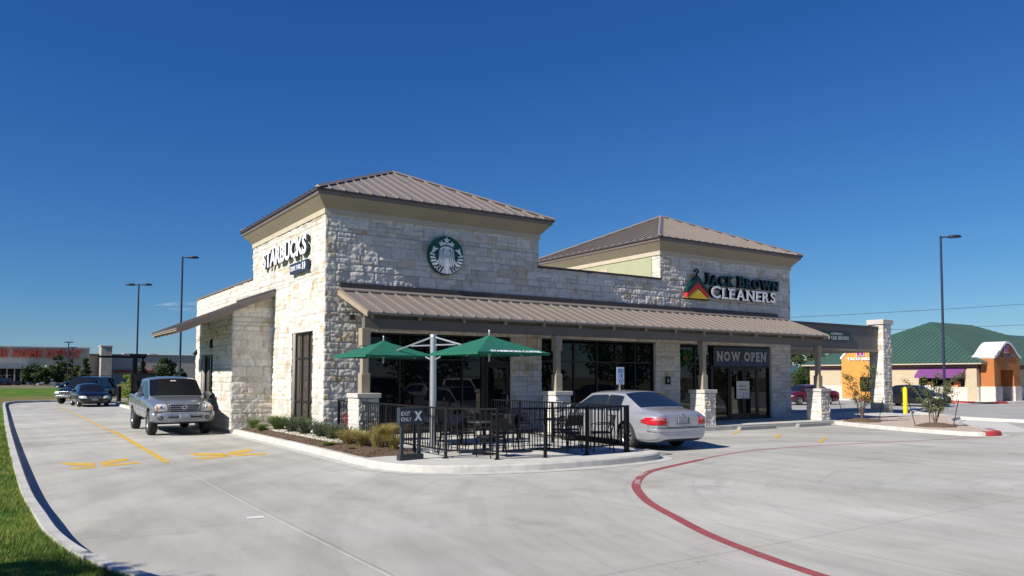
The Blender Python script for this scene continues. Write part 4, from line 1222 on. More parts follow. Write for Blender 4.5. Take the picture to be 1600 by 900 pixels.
def make_table(x, y, label):
    r = empty('patio_table', (x, y, ZS), 0, label, 'table', 'round patio tables')
    mb = MB(); mb.lathe([(.0, .735), (.38, .735), (.385, .728), (.385, .715), (.37, .71), (.0, .71)], (0, 0, 0), 'Z', 28); mb.build('tabletop', M['tabletop'], r)
    mb = MB(); mb.tube([(0, 0, .02), (0, 0, .712)], .035, 10); mb.build('column', M['black'], r)
    mb = MB(); mb.lathe([(.27, 0), (.27, .012), (.06, .04), (.04, .05)], (0, 0, 0), 'Z', 24); mb.build('base', M['black'], r)
    return r
T1 = make_table(9.25, 15.0, 'round black patio table nearest the exit sign and umbrella mast')
for i, (x, y, l) in enumerate([(11.15, 15.2, 'round black patio table near the front railing corner by the silver sedan'), (10.0, 17.3, 'round black patio table in the middle of the patio, furthest back'), (11.3, 18.0, 'round black patio table beside the far end of the right railing')]):
    c = copy_tree(T1); c.location = (x, y, ZS); c['label'] = l

def make_chair():
    r = empty('patio_chair', (0, 0, ZS), 0, 'chair', 'chair', 'black patio chairs round the tables')
    mb = MB(); mb.box(-.24, .24, -.22, .22, .43, .46)
    bevel(mb.build('seat', M['seat'], r), .01, 2)
    mb = MB()
    B = Matrix.Translation((0, -.22, .44)) @ Matrix.Rotation(radians(12), 4, 'X')
    mb.box(-.23, .23, -.012, .012, .17, .42, M=B)
    bevel(mb.build('backrest', M['seat'], r), .01, 2)
    for sx in (-1, 1):
        mb = MB(); mb.tube([(sx * .23, .21, .0), (sx * .235, .20, .44), (sx * .25, .19, .62), (sx * .25, .05, .65), (sx * .245, -.26, .66)], .013, 6); mb.build('front_leg', M['black'], r)
        mb = MB(); mb.tube([(sx * .23, -.27, .0), (sx * .235, -.20, .44), (sx * .235, -.31, .86)], .013, 6); mb.build('rear_leg', M['black'], r)
    mb = MB(); mb.tube([(-.23, .20, .42), (.23, .20, .42)], .011, 6); mb.build('stretcher', M['black'], r)
    mb = MB(); mb.tube([(-.23, -.21, .42), (.23, -.21, .42)], .011, 6); mb.build('stretcher', M['black'], r)
    return r
ch0 = make_chair()
CHS = [(9.02, 14.33, 8, 'chair nearest the kerb, its back to the driveway'),
       (8.62, 15.45, -115, 'chair left of the table by the mast'),
       (9.95, 15.25, 100, 'chair between the two front tables'),
       (9.15, 15.80, 178, 'chair behind the mast table, facing the driveway'),
       (10.45, 15.30, -95, 'chair facing right at the table by the front railing corner'),
       (11.25, 14.50, 5, 'chair with its back to the front railing'),
       (11.88, 15.35, 95, 'chair against the right railing, at the corner table'),
       (11.05, 15.95, 175, 'chair behind the corner table, facing the driveway'),
       (10.05, 16.60, 0, 'chair on the driveway side of the middle table'),
       (9.30, 17.5, -88, 'chair on the planted-bed side of the middle table'),
       (11.35, 17.3, 4, 'chair on the near side of the rear table by the right railing'),
       (11.9, 14.05, 60, 'chair tucked into the railing corner beside the sedan')]
for i, (x, y, a, l) in enumerate(CHS):
    c = ch0 if i == 0 else copy_tree(ch0)
    c.location = (x, y, ZS); c.rotation_euler = (0, 0, radians(a)); c['label'] = 'black patio ' + l

# umbrella mast with two arms; each canopy hangs from it
mx, my = 8.42, 15.90
mast = empty('umbrella_mast', (mx, my, ZS), 0, 'tall silver umbrella mast with two angled arms rising from the patio', 'umbrella mast')
mb = MB(); mb.tube([(0, 0, 0), (0, 0, 2.69)], .075, 20); mb.lathe([(.16, 0), (.16, .02), (.08, .03)], (0, 0, 0), 'Z', 20); mb.lathe([(.085, 2.65), (.085, 2.71), (.05, 2.73), (0, 2.73)], (0, 0, 0), 'Z', 20)
mb.build('pole', M['alu'], mast)
UC = [(7.99, 17.72, 2.80), (8.84, 14.13, 2.80)]
for (ux, uy, uz) in UC:
    dx, dy = ux - mx, uy - my
    top = Vector((dx, dy, uz - .1 - ZS)); a = Vector((dx * .05, dy * .05, 2.65))
    end = Vector((dx * .93, dy * .93, 2.38)); 
    mb = MB(); mb.tube([a, Vector((dx * .80, dy * .80, 2.34))], .022, 8); mb.build('arm', M['alu'], mast)
    mb = MB(); mb.tube([(dx * .05, dy * .05, 2.47), (dx * .42, dy * .42, 2.47)], .018, 8); mb.build('brace', M['alu'], mast)
    mb = MB(); mb.tube([(dx * .04, dy * .04, 2.14), (dx * .14, dy * .14, 2.2)], .02, 6); mb.build('bracket', M['alu'], mast)
def umbrella(cx, cy, ang, label, text=False):
    u = empty('patio_umbrella', (cx, cy, ZS), ang, label, 'umbrella', 'green patio umbrellas')
    S = .93; za, ze = 2.62, 2.25
    n = 8
    mb = MB(); vs = []; fs = []
    # four panels with slight sag; edge points dip at the middle
    cor = [(-S, -S), (S, -S), (S, S), (-S, S)]
    for q in range(4):
        a = Vector((*cor[q], ze)); b = Vector((*cor[(q + 1) % 4], ze)); ap = Vector((0, 0, za))
        base = len(vs)
        for i in range(n + 1):
            t = i / n
            for j in range(n + 1):
                s_ = j / n
                e = a.lerp(b, s_)
                p = ap.lerp(e, t)
                p.z -= .035 * sin(pi * s_) * t * sin(pi * min(1, t * .8)) 
                vs.append(p)
        for i in range(n):
            for j in range(n):
                k = base + i * (n + 1) + j
                fs.append((k, k + 1, k + n + 2, k + n + 1))
    mb.add(vs, fs, 0, False)
    o = mb.build('canopy', M['canvas'], u)
    sd = o.modifiers.new('thickness', 'SOLIDIFY'); sd.thickness = .006; sd.offset = -1
    # vent cap
    mb = MB(); c2 = .25
    mb.add([(-c2, -c2, za - .120), (c2, -c2, za - .120), (c2, c2, za - .120), (-c2, c2, za - .120), (0, 0, za + .025)], [(0, 1, 4), (1, 2, 4), (2, 3, 4), (3, 0, 4)])
    o = mb.build('vent', M['canvas'], u); sd = o.modifiers.new('thickness', 'SOLIDIFY'); sd.thickness = .005
    # hem
    mb = MB()
    for q in range(4):
        a = Vector((*cor[q], ze)); b = Vector((*cor[(q + 1) % 4], ze)); nrm = Vector(((a + b).x, (a + b).y, 0)).normalized() * .003
        mb.add([a + nrm, b + nrm, b + nrm - Vector((0, 0, .05)), a + nrm - Vector((0, 0, .05)), a - nrm, b - nrm, b - nrm - Vector((0, 0, .05)), a - nrm - Vector((0, 0, .05))],
               [(0, 1, 2, 3), (4, 7, 6, 5), (0, 4, 5, 1), (3, 2, 6, 7), (0, 3, 7, 4), (1, 5, 6, 2)])
    mb.build('valance', M['canvas'], u)
    for k in range(8):
        t = k * pi / 4 + pi / 4; R_ = S * (1.414 if k % 2 == 0 else 1.0) * .98
        e = Vector((R_ * cos(t), R_ * sin(t), ze - .012)); c = Vector((0, 0, za - .07))
        if k % 2: e.z -= .03; c.z -= .02
        mb = MB(); mb.tube([c, e], .010, 5)
        mb.tube([Vector((0, 0, za - .36)), c.lerp(e, .5) - Vector((0, 0, .02))], .008, 5); mb.build('rib', M['alu'], u)
    mb = MB(); mb.tube([(0, 0, za - .55), (0, 0, za + .08)], .02, 8); mb.lathe([(.035, za - .42), (.035, za - .34)], (0, 0, 0), 'Z', 12); mb.build('hub', M['alu'], u)
    mb = MB(); mb.lathe([(.012, za + .04), (.012, za + .10), (.022, za + .12), (.0, za + .14)], (0, 0, 0), 'Z', 10); mb.build('finial', M['white'], u)
    if text:
        mb = MB(); plain_text(mb, 'STARBUCKS COFFEE', 1.30, .10, .003, 0, 0, .03, -.56, .03)
        sl = Vector((0, -S, ze)) - Vector((0, 0, za)); L_ = sl.length; sl /= L_
        up_ = -sl; nn_ = Vector((1, 0, 0)).cross(up_)
        base = Vector((0, -S, ze)) + nn_ * .006 - Vector((0, 0, .012))
        mb.v = [tuple(base + Vector((1, 0, 0)) * x + up_ * (y + .0) + nn_ * z + Vector((0, 0, 0))) for x, y, z in mb.v]
        mb.build('lettering', M['white'], u, fix=False)
    return u
umbrella(7.99, 17.72, radians(3), 'plain green square umbrella left of the silver mast')
umbrella(8.84, 14.13, radians(3), 'green square umbrella with white lettering right of the silver mast', True)

# ================================================================== planting along the wall
def grass_clump(name, x, y, z, h, r, n, m, label, seed, lean=(.0, .0), wd=.006, droop=.5):
    rr = random.Random(seed); mb = MB()
    for _ in range(n):
        a = rr.uniform(0, 2 * pi); q = rr.random() ** .6
        p = Vector((cos(a) * r * .18 * q, sin(a) * r * .18 * q, 0))
        hh = h * rr.uniform(.55, 1.0); out = r * q * rr.uniform(.6, 1.1)
        d = Vector((cos(a) * out + lean[0] * hh, sin(a) * out + lean[1] * hh, 0))
        t = Vector((-sin(a), cos(a), 0)) * wd * rr.uniform(.7, 1.3)
        pts = []
        for k in range(5):
            s_ = k / 4
            pts.append(p + d * (s_ ** 1.5) + Vector((0, 0, hh * (s_ - droop * .55 * s_ ** 3))))
        vs = []
        for k, q_ in enumerate(pts):
            w_ = t * (1 - (k / 4) ** 2 * .95)
            vs += [q_ - w_, q_ + w_]
        mb.add(vs, [(2 * k, 2 * k + 1, 2 * k + 3, 2 * k + 2) for k in range(4)])

    o = mb.build(name, m, fix=False); o.location = (x, y, z)
    tag(o, label, 'plant')
    return o
bz = lambda x: .15 + .10 * sin(pi * min(1, (x - 6.69) / 1.25 * 1.1) * .62)
GR = [('ornamental_grass', 7.05, 25.8, .55, .36, 200, 'grass_green', 'light green tuft of grass nearest the drive-through bay corner', .5),
      ('ornamental_grass', 7.40, 24.2, .75, .55, 560, 'grass_green', 'largest bright green clump of grass in front of the bay wall', .6),
      ('ornamental_grass', 7.0, 24.6, .38, .40, 220, 'grass_green', 'low green tuft at the kerb before the bright green clump', .6),
      ('strap_leaf_plant', 7.42, 22.9, .66, .52, 130, 'agave', 'grey green strap leaf plant under the tall side window', .35),
      ('strap_leaf_plant', 7.45, 21.9, .70, .56, 140, 'agave', 'grey green strap leaf plant right of the tall side window', .35),
      ('strap_leaf_plant', 7.50, 20.7, .60, .52, 130, 'agave', 'grey green strap leaf plant in front of the railing end', .35),
      ('strap_leaf_plant', 7.48, 19.8, .58, .52, 120, 'agave', 'grey green strap leaf plant in the middle of the bed', .35),
      ('strap_leaf_plant', 7.55, 19.0, .55, .48, 110, 'agave', 'grey green strap leaf plant just behind the golden grasses', .35),
      ('ground_plant', 6.95, 18.6, .18, .30, 220, 'grass_green', 'low green creeping plant beside the kerb', .9),
      ('ground_plant', 7.02, 17.3, .10, .12, 80, 'grass_green', 'tiny green seedling beside the kerb near the golden grasses', .9),
      ('golden_grass_plant', 7.32, 18.3, .60, .42, 420, 'grass_gold', 'leftmost golden green feather grass clump by the railing', .6),
      ('golden_grass_plant', 7.35, 17.5, .62, .44, 460, 'grass_gold', 'second golden feather grass clump from the left', .6),
      ('golden_grass_plant', 7.50, 16.9, .88, .52, 620, 'grass_gold', 'tallest golden feather grass clump with pale seed heads', .5),
      ('golden_grass_plant', 7.66, 16.35, .55, .34, 360, 'grass_gold', 'small golden grass clump nearest the exit sign', .6)]
for i, (nm, x, y, h, r, n, m, l, dr) in enumerate(GR):
    rl = random.Random(i); lean = (.35, -.25) if 'tallest' in l else (rl.uniform(-.12, .12), rl.uniform(-.15, .1))
    dr = dr + .25; r = r * 1.3; h = h * 1.1; n = int(n * 1.45)
    grass_clump(nm, x, y, bz(x) - .01, h, r, n, M[m], l, 50 + i, lean, .012 if m == 'agave' else .0055, dr)
mbx = MB(); rr = random.Random(8)
for _ in range(110):
    a = rr.uniform(0, 2 * pi); q = rr.uniform(0, 1)
    p = Vector((cos(a) * .1 * q, sin(a) * .1 * q, .1 + rr.uniform(0, .6))); d = Vector((rr.uniform(-1, 1), rr.uniform(-1, 1), rr.uniform(-1, 1))).normalized() * .022; e = d.orthogonal().normalized() * .016
    mbx.add([p - d, p + e, p + d, p - e], [(0, 1, 2, 3)])
o = mbx.build('flower_spike', mat('red_flower', (.45, .02, .03), .6), fix=False)
mb2 = MB(); mb2.tube([(0, 0, 0), (0, .01, .7)], .006, 5); st = mb2.build('stem', M['grass_green'], o)
o.location = (7.93, 20.0, .2); tag(o, 'thin red flower spike rising beside the left end of the railing', 'flower')

# ================================================================== vehicles
def ring(w, zb, zs, wg, wr, zr, deck=False, p3=None, zshift=0.0):
    """half section, bottom centre to top centre"""
    p = [(0, zb), (w * .80, zb), (w * .965, zb + .07), (w, zb + .50 * (zs - zb)), (w * .985, zs - .05), (wg, zs)]
    p6 = (wr, zr - (.055 if not deck else .012))
    p5 = p[5]
    dl = sqrt((p6[0] - p5[0]) ** 2 + (p6[1] - p5[1]) ** 2)
    t = 1 - min(.5, .065 / max(dl, .01))
    p6a = (p5[0] + (p6[0] - p5[0]) * t, p5[1] + (p6[1] - p5[1]) * t)
    p += [p6a, p6, (wr * .55, zr - (.008 if not deck else .002)), (0, zr)]
    return p

# material slots of the body cage: 0 paint, 1 windshield, 2 side window, 3 rear window, 4 dark trim, 5 under/arch
def build_body(stations, tags, arches, cut_boxes=()):
    """stations: list of (x, ring); tags[i] names what lies between station i and i+1: body, screen, side, pillar, rear"""
    K = 10; n = len(stations)
    V = []; 
    for x, rg in stations:
        for (y, z) in rg: V.append((x, y, z))
    L0 = lambda i, j: i * K + j
    off = n * K
    ids = {}
    for i, (x, rg) in enumerate(stations):
        for j, (y, z) in enumerate(rg):
            if j in (0, K - 1): ids[(i, j)] = L0(i, j)
            else: ids[(i, j)] = off; V.append((x, -y, z)); off += 1
    R0 = lambda i, j: ids[(i, j)]
    F = []; MI = []
    for i in range(n - 1):
        tg = tags[i]
        for j in range(K - 1):
            mi = 0
            if j == 0: mi = 5
            if tg == 'screen' and j >= 7: mi = 1
            if tg == 'rear' and j >= 7: mi = 3
            if tg == 'screen' and j == 5: mi = 2 if stations[i][1][6][1] - stations[i][1][5][1] > .1 or True else 0
            if tg == 'side' and j == 5: mi = 2
            if tg == 'rearq' and j == 5: mi = 2
            if tg == 'pillar' and j == 5: mi = 4
            F.append((L0(i, j), L0(i, j + 1), L0(i + 1, j + 1), L0(i + 1, j))); MI.append(mi)
            F.append((R0(i, j), R0(i + 1, j), R0(i + 1, j + 1), R0(i, j + 1))); MI.append(mi)
    for i, flip in ((0, False), (n - 1, True)):
        for j in range(K - 1):
            a, b, c, d = L0(i, j), R0(i, j), R0(i, j + 1), L0(i, j + 1)
            f = []
            for q in (a, b, c, d):
                if q not in f: f.append(q)
            if flip: f = f[::-1]
            F.append(tuple(f)); MI.append(0)
    me = bpy.data.meshes.new('cage'); me.from_pydata(V, [], F)
    slots = ['p', 'ws', 'sw', 'rw', 'tr', 'un']
    for s in slots: me.materials.append(bpy.data.materials.get('slot_' + s) or bpy.data.materials.new('slot_' + s))
    me.polygons.foreach_set('material_index', MI)
    me.polygons.foreach_set('use_smooth', [True] * len(F))
    bm = bmesh.new(); bm.from_mesh(me); bmesh.ops.recalc_face_normals(bm, faces=bm.faces)
    cl = bm.edges.layers.float.get('crease_edge') or bm.edges.layers.float.new('crease_edge')
    for e in bm.edges:
        ms = {f.material_index for f in e.link_faces}
        if len(ms) > 1 and (ms & {1, 2, 3}): e[cl] = .82
        if 5 in ms and len(ms) > 1: e[cl] = .4
    cv = bm.verts.layers.float.get('crease_vert') or bm.verts.layers.float.new('crease_vert')
    for v_ in bm.verts:
        gf_ = [f_.material_index for f_ in v_.link_faces if f_.material_index in (1, 2, 3)]
        for k_ in (1, 2, 3):
            if gf_.count(k_) == 1 and len(v_.link_faces) > len(gf_): v_[cv] = .75
    bm.to_mesh(me); bm.free()
    o = bpy.data.objects.new('cage', me); COL.objects.link(o)
    ss = o.modifiers.new('s', 'SUBSURF'); ss.levels = 3; ss.render_levels = 3
    tmp = []
    for (x, z, r) in arches:
        for sy in (-1, 1):
            c = MB(); c.lathe([(r, -.28), (r, .28)], (x, sy * (stations[len(stations) // 2][1][3][0] - .02), z), 'Y', 40, mi=5)
            co = c.build('cut', [me.materials[k] for k in range(6)]); tmp.append(co)
            b = o.modifiers.new('b', 'BOOLEAN'); b.object = co; b.operation = 'DIFFERENCE'; b.solver = 'EXACT'
    for (x0, x1, y0, y1, z0, z1) in cut_boxes:
        c = MB(); c.box(x0, x1, y0, y1, z0, z1, 5); co = c.build('cut', [me.materials[k] for k in range(6)]); tmp.append(co)
        b = o.modifiers.new('b', 'BOOLEAN'); b.object = co; b.operation = 'DIFFERENCE'; b.solver = 'EXACT'
    bpy.context.view_layer.update()
    dg = bpy.context.evaluated_depsgraph_get()
    ev = bpy.data.meshes.new_from_object(o.evaluated_get(dg))
    for t in tmp: bpy.data.objects.remove(t)
    bpy.data.objects.remove(o)
    return ev

def split_body(ev, root, mats, names=('body', 'windshield', 'side_window', 'rear_window', 'pillar_trim', 'underbody')):
    bm0 = bmesh.new(); bm0.from_mesh(ev)
    tree = BVHTree.FromBMesh(bm0)
    out = {}
    for k, nm in enumerate(names):
        groups = [None]
        if nm == 'side_window': groups = [1, -1]
        for g in groups:
            bm = bm0.copy()
            dl = [f for f in bm.faces if f.material_index != k or (g and f.calc_center_median().y * g < 0)]
            bmesh.ops.delete(bm, geom=dl, context='FACES')
            if len(bm.faces) == 0: bm.free(); continue
            for f in bm.faces: f.material_index = 0; f.smooth = True
            me = bpy.data.meshes.new(nm); bm.to_mesh(me); bm.free()
            me.materials.clear(); me.materials.append(mats[k])
            o = bpy.data.objects.new(nm, me); COL.objects.link(o); setpar(o, root); out[nm] = o
            if k in (0,):
                me.set_sharp_from_angle(angle=radians(38))
    bm0.free()
    return tree, out

def wheel(root, x, y, r, wd, side, rimr=.66, spokes=7, dark=False):
    mb = MB(); ro = r; ri = r * rimr
    prof = [(ri, -wd / 2 + .02), (ri + .02, -wd / 2), (ro - .05, -wd / 2), (ro - .012, -wd / 2 + .025), (ro, -wd / 2 + .06), (ro, wd / 2 - .06), (ro - .012, wd / 2 - .025), (ro - .05, wd / 2), (ri + .02, wd / 2), (ri, wd / 2 - .02)]
    mb.lathe(prof, (0, 0, 0), 'Y', 36, close=True)
    w = mb.build('wheel', M['rubber'], root); w.location = (x, y, r)
    mb = MB()
    o_ = side * (wd / 2 - .025); i_ = side * (wd / 2 - .09)
    mb.lathe([(ri + .005, i_), (ri + .005, o_), (ri - .02, o_ + side * .006), (ri - .035, o_ - side * .02), (ri - .04, i_)], (0, 0, 0), 'Y', 32, 0)
    mb.lathe([(.0, i_), (ri - .03, i_)], (0, 0, 0), 'Y', 32, 1)
    mb.lathe([(.065, i_), (.06, o_ - side * .01), (.0, o_)], (0, 0, 0), 'Y', 16, 0)
    for k in range(spokes):
        a = 2 * pi * k / spokes; Mr = Matrix.Rotation(a, 4, 'Y')
        y0, y1 = sorted((i_ + side * .01, o_ - side * .012))
        mb.box(.04, ri - .02, y0, y1, -ri * .11, ri * .11, 0, Mr)
    rm = mb.build('rim', [M['rim'], M['plastic']], w)
    return w

def cast(tree, p, d):
    h = tree.ray_cast(Vector(p), Vector(d)); return h[0], h[1]
def patch(name, tree, root, poly2, axis, m, off=.006, res=.035, th=.0):
    """project a polygon onto the body. axis '+x','-x' (poly in y,z), '+y','-y' (poly in x,z), '+z' (poly in x,y)"""
    sgn = 1 if axis[0] == '+' else -1
    def ray(a, b):
        if axis[1] == 'x': return (sgn * 6, a, b), (-sgn, 0, 0)
        if axis[1] == 'y': return (a, sgn * 3, b), (0, -sgn, 0)
        return (a, b, 4), (0, 0, -1)
    bm = bmesh.new()
    vs = [bm.verts.new((p[0], p[1], 0)) for p in poly2]
    f = bm.faces.new(vs)
    bmesh.ops.triangulate(bm, faces=[f])
    for _ in range(5):
        es = [e for e in bm.edges if e.calc_length() > res]
        if not es: break
        bmesh.ops.subdivide_edges(bm, edges=es, cuts=1); bmesh.ops.triangulate(bm, faces=[f for f in bm.faces if len(f.verts) > 3])
    ok = True; nor = {}
    for v in bm.verts:
        p, d = ray(v.co.x, v.co.y); h, nrm = cast(tree, p, d)
        if h is None:
            v.tag = True; continue
        if nrm.dot(Vector(d)) > 0: nrm = -nrm
        v.co = h + nrm * off; nor[v] = 1
    bad = [v for v in bm.verts if v not in nor]
    bmesh.ops.delete(bm, geom=bad, context='VERTS')
    # drop stretched faces
    bmesh.ops.delete(bm, geom=[f for f in bm.faces if max(e.calc_length() for e in f.edges) > res * 9], context='FACES')
    for f in bm.faces: f.smooth = True
    dv = Vector(ray(0, 0)[1])
    bmesh.ops.recalc_face_normals(bm, faces=bm.faces)
    me = bpy.data.meshes.new(name); bm.to_mesh(me); bm.free(); me.materials.append(m)
    if len(me.polygons):
        s = sum(p.normal.dot(dv) * p.area for p in me.polygons)
        if s > 0: me.flip_normals()
    o = bpy.data.objects.new(name, me); COL.objects.link(o); setpar(o, root)
    sd = o.modifiers.new('thickness', 'SOLIDIFY'); sd.thickness = off * .9; sd.offset = -1
    return o
def strip2(pts, w):
    a = offset_path(pts, w / 2); b = offset_path(pts, -w / 2); return a + b[::-1]
def seam(name, tree, root, pts, axis, m, w=.012, off=.003):
    return patch(name, tree, root, strip2(pts, w), axis, m, off, .07)
def ell(cx, cy, a, b, n=16): return [(cx + a * cos(2 * pi * k / n), cy + b * sin(2 * pi * k / n)) for k in range(n)]

def mirror_part(root, x, y, z, side, m, sz=1.0):
    mb = MB()
    mb.lathe([(0, -.09), (.06, -.075), (.088, -.02), (.09, .03), (.075, .05), (0, .055)], (0, 0, 0), 'X', 16)
    mb.v = [(v[0] * .9 * sz, v[1] * 1.35 * sz, v[2] * .95 * sz) for v in mb.v]
    o = mb.build('mirror', m, root); o.location = (x, y + side * .13, z)
    b = MB(); b.box(-.03, .03, min(0, side * -.14), max(0, side * -.14), -.03, .01); bo = b.build('bracket', M['plastic'], o)
    g = MB(); g.lathe([(0, -.083 * sz), (.07 * sz, -.082 * sz)], (0, 0, 0), 'X', 14)
    g.v = [(v[0], v[1] * 1.3, v[2] * .9) for v in g.v]
    g.build('mirror_glass', M['carglass'], o)
    return o

def sedan(name, label, m, L_=4.80, W_=1.80, H_=1.44, wb=2.83, glassm=None, coupe=False, style='rear'):
    root = empty(name, (0, 0, 0), 0, label, 'car')
    w = W_ / 2; f = L_ / 2
    fa = f - .86; ra = fa - wb
    S = [(-f, ring(w * .82, .30, .80, w * .74, w * .60, .86, True)),
         (-f + .05, ring(w * .90, .25, .84, w * .82, w * .68, .925, True)),
         (-f + .25, ring(w * .97, .20, .885, w * .86, w * .72, .975, True)),
         (-f + .62, ring(w * .995, .19, .90, w * .87, w * .73, 1.01, True)),
         (-f + .74, ring(w, .19, .905, w * .885, w * .79, 1.03, True)),          # base of rear glass
         (-f + 1.47, ring(w, .18, .91, w * .895, w * .665, H_ - .035)),           # top of rear glass
         (-f + 1.56, ring(w, .18, .91, w * .90, w * .67, H_ - .015)),
         (-f + 2.02, ring(w, .18, .905, w * .905, w * .685, H_)),
         (-f + 2.08, ring(w, .18, .905, w * .905, w * .685, H_)),
         (-f + 2.75, ring(w, .18, .90, w * .905, w * .68, H_ - .02)),
         (-f + 2.90, ring(w, .18, .895, w * .90, w * .665, H_ - .045)),           # windscreen top
         (-f + 3.58, ring(w * .995, .18, .88, w * .885, w * .81, .945, True)),     # cowl
         (-f + 3.68, ring(w * .99, .18, .87, w * .86, w * .72, .935, True)),
         (-f + 4.30, ring(w * .96, .20, .78, w * .82, w * .66, .845, True)),
         (f - .16, ring(w * .90, .22, .68, w * .78, w * .60, .73, True)),
         (f - .04, ring(w * .82, .26, .60, w * .70, w * .54, .64, True)),
         (f, ring(w * .70, .34, .53, w * .60, w * .46, .56, True))]
    T = ['body', 'body', 'body', 'body', 'rear', 'side', 'side', 'pillar', 'side', 'side', 'screen', 'body', 'body', 'body', 'body', 'body']
    ev = build_body(S, T, [(fa, .33, .37), (ra, .33, .37)])
    gm = glassm or M['carglass']
    tree, parts = split_body(ev, root, [m, gm, gm, gm, M['plastic'], M['plastic']])
    for x in (fa, ra):
        for s in (-1, 1): wheel(root, x, s * (w - .13), .325, .21, s)
    # doors, sills, trims, lights
    for s, ax in ((1, '+y'), (-1, '-y')):
        for xx in ([-f + 2.05, fa - .45] + ([] if coupe else [ra + .42])):
            seam('door_seam', tree, root, [(xx, .25), (xx, .55), (xx + .01, .88)], ax, M['plastic'], .013)
        seam('side_moulding', tree, root, [(ra + .42, .50), (fa - .42, .49)], ax, m, .055, .012)
        for xx in (-f + 1.72, -f + 2.85):
            patch('door_handle', tree, root, [(xx, .80), (xx + .16, .80), (xx + .16, .83), (xx, .83)], ax, m, .025)
        mirror_part(root, -f + 3.32, s * (w - .02), .97, s, m)
        # front lamps
        patch('headlight', tree, root, [(s * .42, .50), (s * .80, .54), (s * .84, .66), (s * .62, .68), (s * .46, .64)], '+x', M['lens'], .012)
        if style == 'rear':
            patch('taillight', tree, root, [(s * .50, .66), (s * .56, .63), (s * .86, .63), (s * .89, .70), (s * .85, .80), (s * .62, .81), (s * .52, .78)], '-x', M['tail'], .014)
            patch('taillight_lens', tree, root, [(s * .56, .735), (s * .84, .735), (s * .80, .795), (s * .62, .80)], '-x', M['tailpink'], .018)
            patch('taillight', tree, root, [(-f + .10, .65), (-f + .20, .67), (-f + .245, .72), (-f + .20, .77), (-f + .10, .795)], ax, M['tail'], .012)
        else:
            patch('taillight', tree, root, [(s * .5, .68), (s * .86, .68), (s * .86, .80), (s * .5, .80)], '-x', M['tail'], .012)
    # rear: boot lid seam, plate, bumper line; front: grille, plate, bumper intake
    seam('boot_seam', tree, root, [(-.54, .90), (-.52, .60), (-.46, .575), (.46, .575), (.52, .60), (.54, .90)], '-x', M['plastic'], .012)
    seam('bumper_line', tree, root, [(-.86, .575), (-.5, .555), (0, .55), (.5, .555), (.86, .575)], '-x', M['plastic'], .016)
    patch('bumper_moulding', tree, root, [(-.86, .48), (.86, .48), (.86, .535), (-.86, .535)], '-x', m, .028, .05)
    patch('plate_recess', tree, root, [(-.22, .645), (.22, .645), (.20, .80), (-.20, .80)], '-x', M['plastic'] if style != 'rear' else mat('shaded_recess', (.16, .17, .19), .4, metal=.4), .004)
    patch('licence_plate', tree, root, [(-.16, .66), (.16, .66), (.16, .785), (-.16, .785)], '-x', M['plate'], .02)
    patch('emblem', tree, root, ell(0, .855, .035, .035), '-x', M['chrome'], .012)
    patch('grille', tree, root, [(-.36, .50), (.36, .50), (.42, .62), (.36, .66), (-.36, .66), (-.42, .62)], '+x', M['plastic'], .008)
    for z in (.535, .57, .605, .64):
        patch('grille_bar', tree, root, [(-.34, z), (.34, z), (.34, z + .010), (-.34, z + .010)], '+x', M['chrome'], .014)
    patch('air_intake', tree, root, [(-.48, .28), (.48, .28), (.42, .40), (-.42, .40)], '+x', M['plastic'], .006)
    patch('licence_plate', tree, root, [(-.16, .39), (.16, .39), (.16, .50), (-.16, .50)], '+x', M['plate'], .02)
    seam('bonnet_seam', tree, root, [(f - .35, -.58), (-f + 3.7, -.70)], '+z', M['plastic'], .012)
    seam('bonnet_seam', tree, root, [(f - .35, .58), (-f + 3.7, .70)], '+z', M['plastic'], .012)
    # simple dark cabin inside is hidden by the tinted glass; wipers
    mb = MB(); mb.tube([(-f + 3.58, .45, .955), (-f + 3.44, .02, 1.03)], .008, 5); mb.tube([(-f + 3.58, -.1, .955), (-f + 3.44, -.5, 1.02)], .008, 5); mb.build('wiper', M['plastic'], root)
    return root

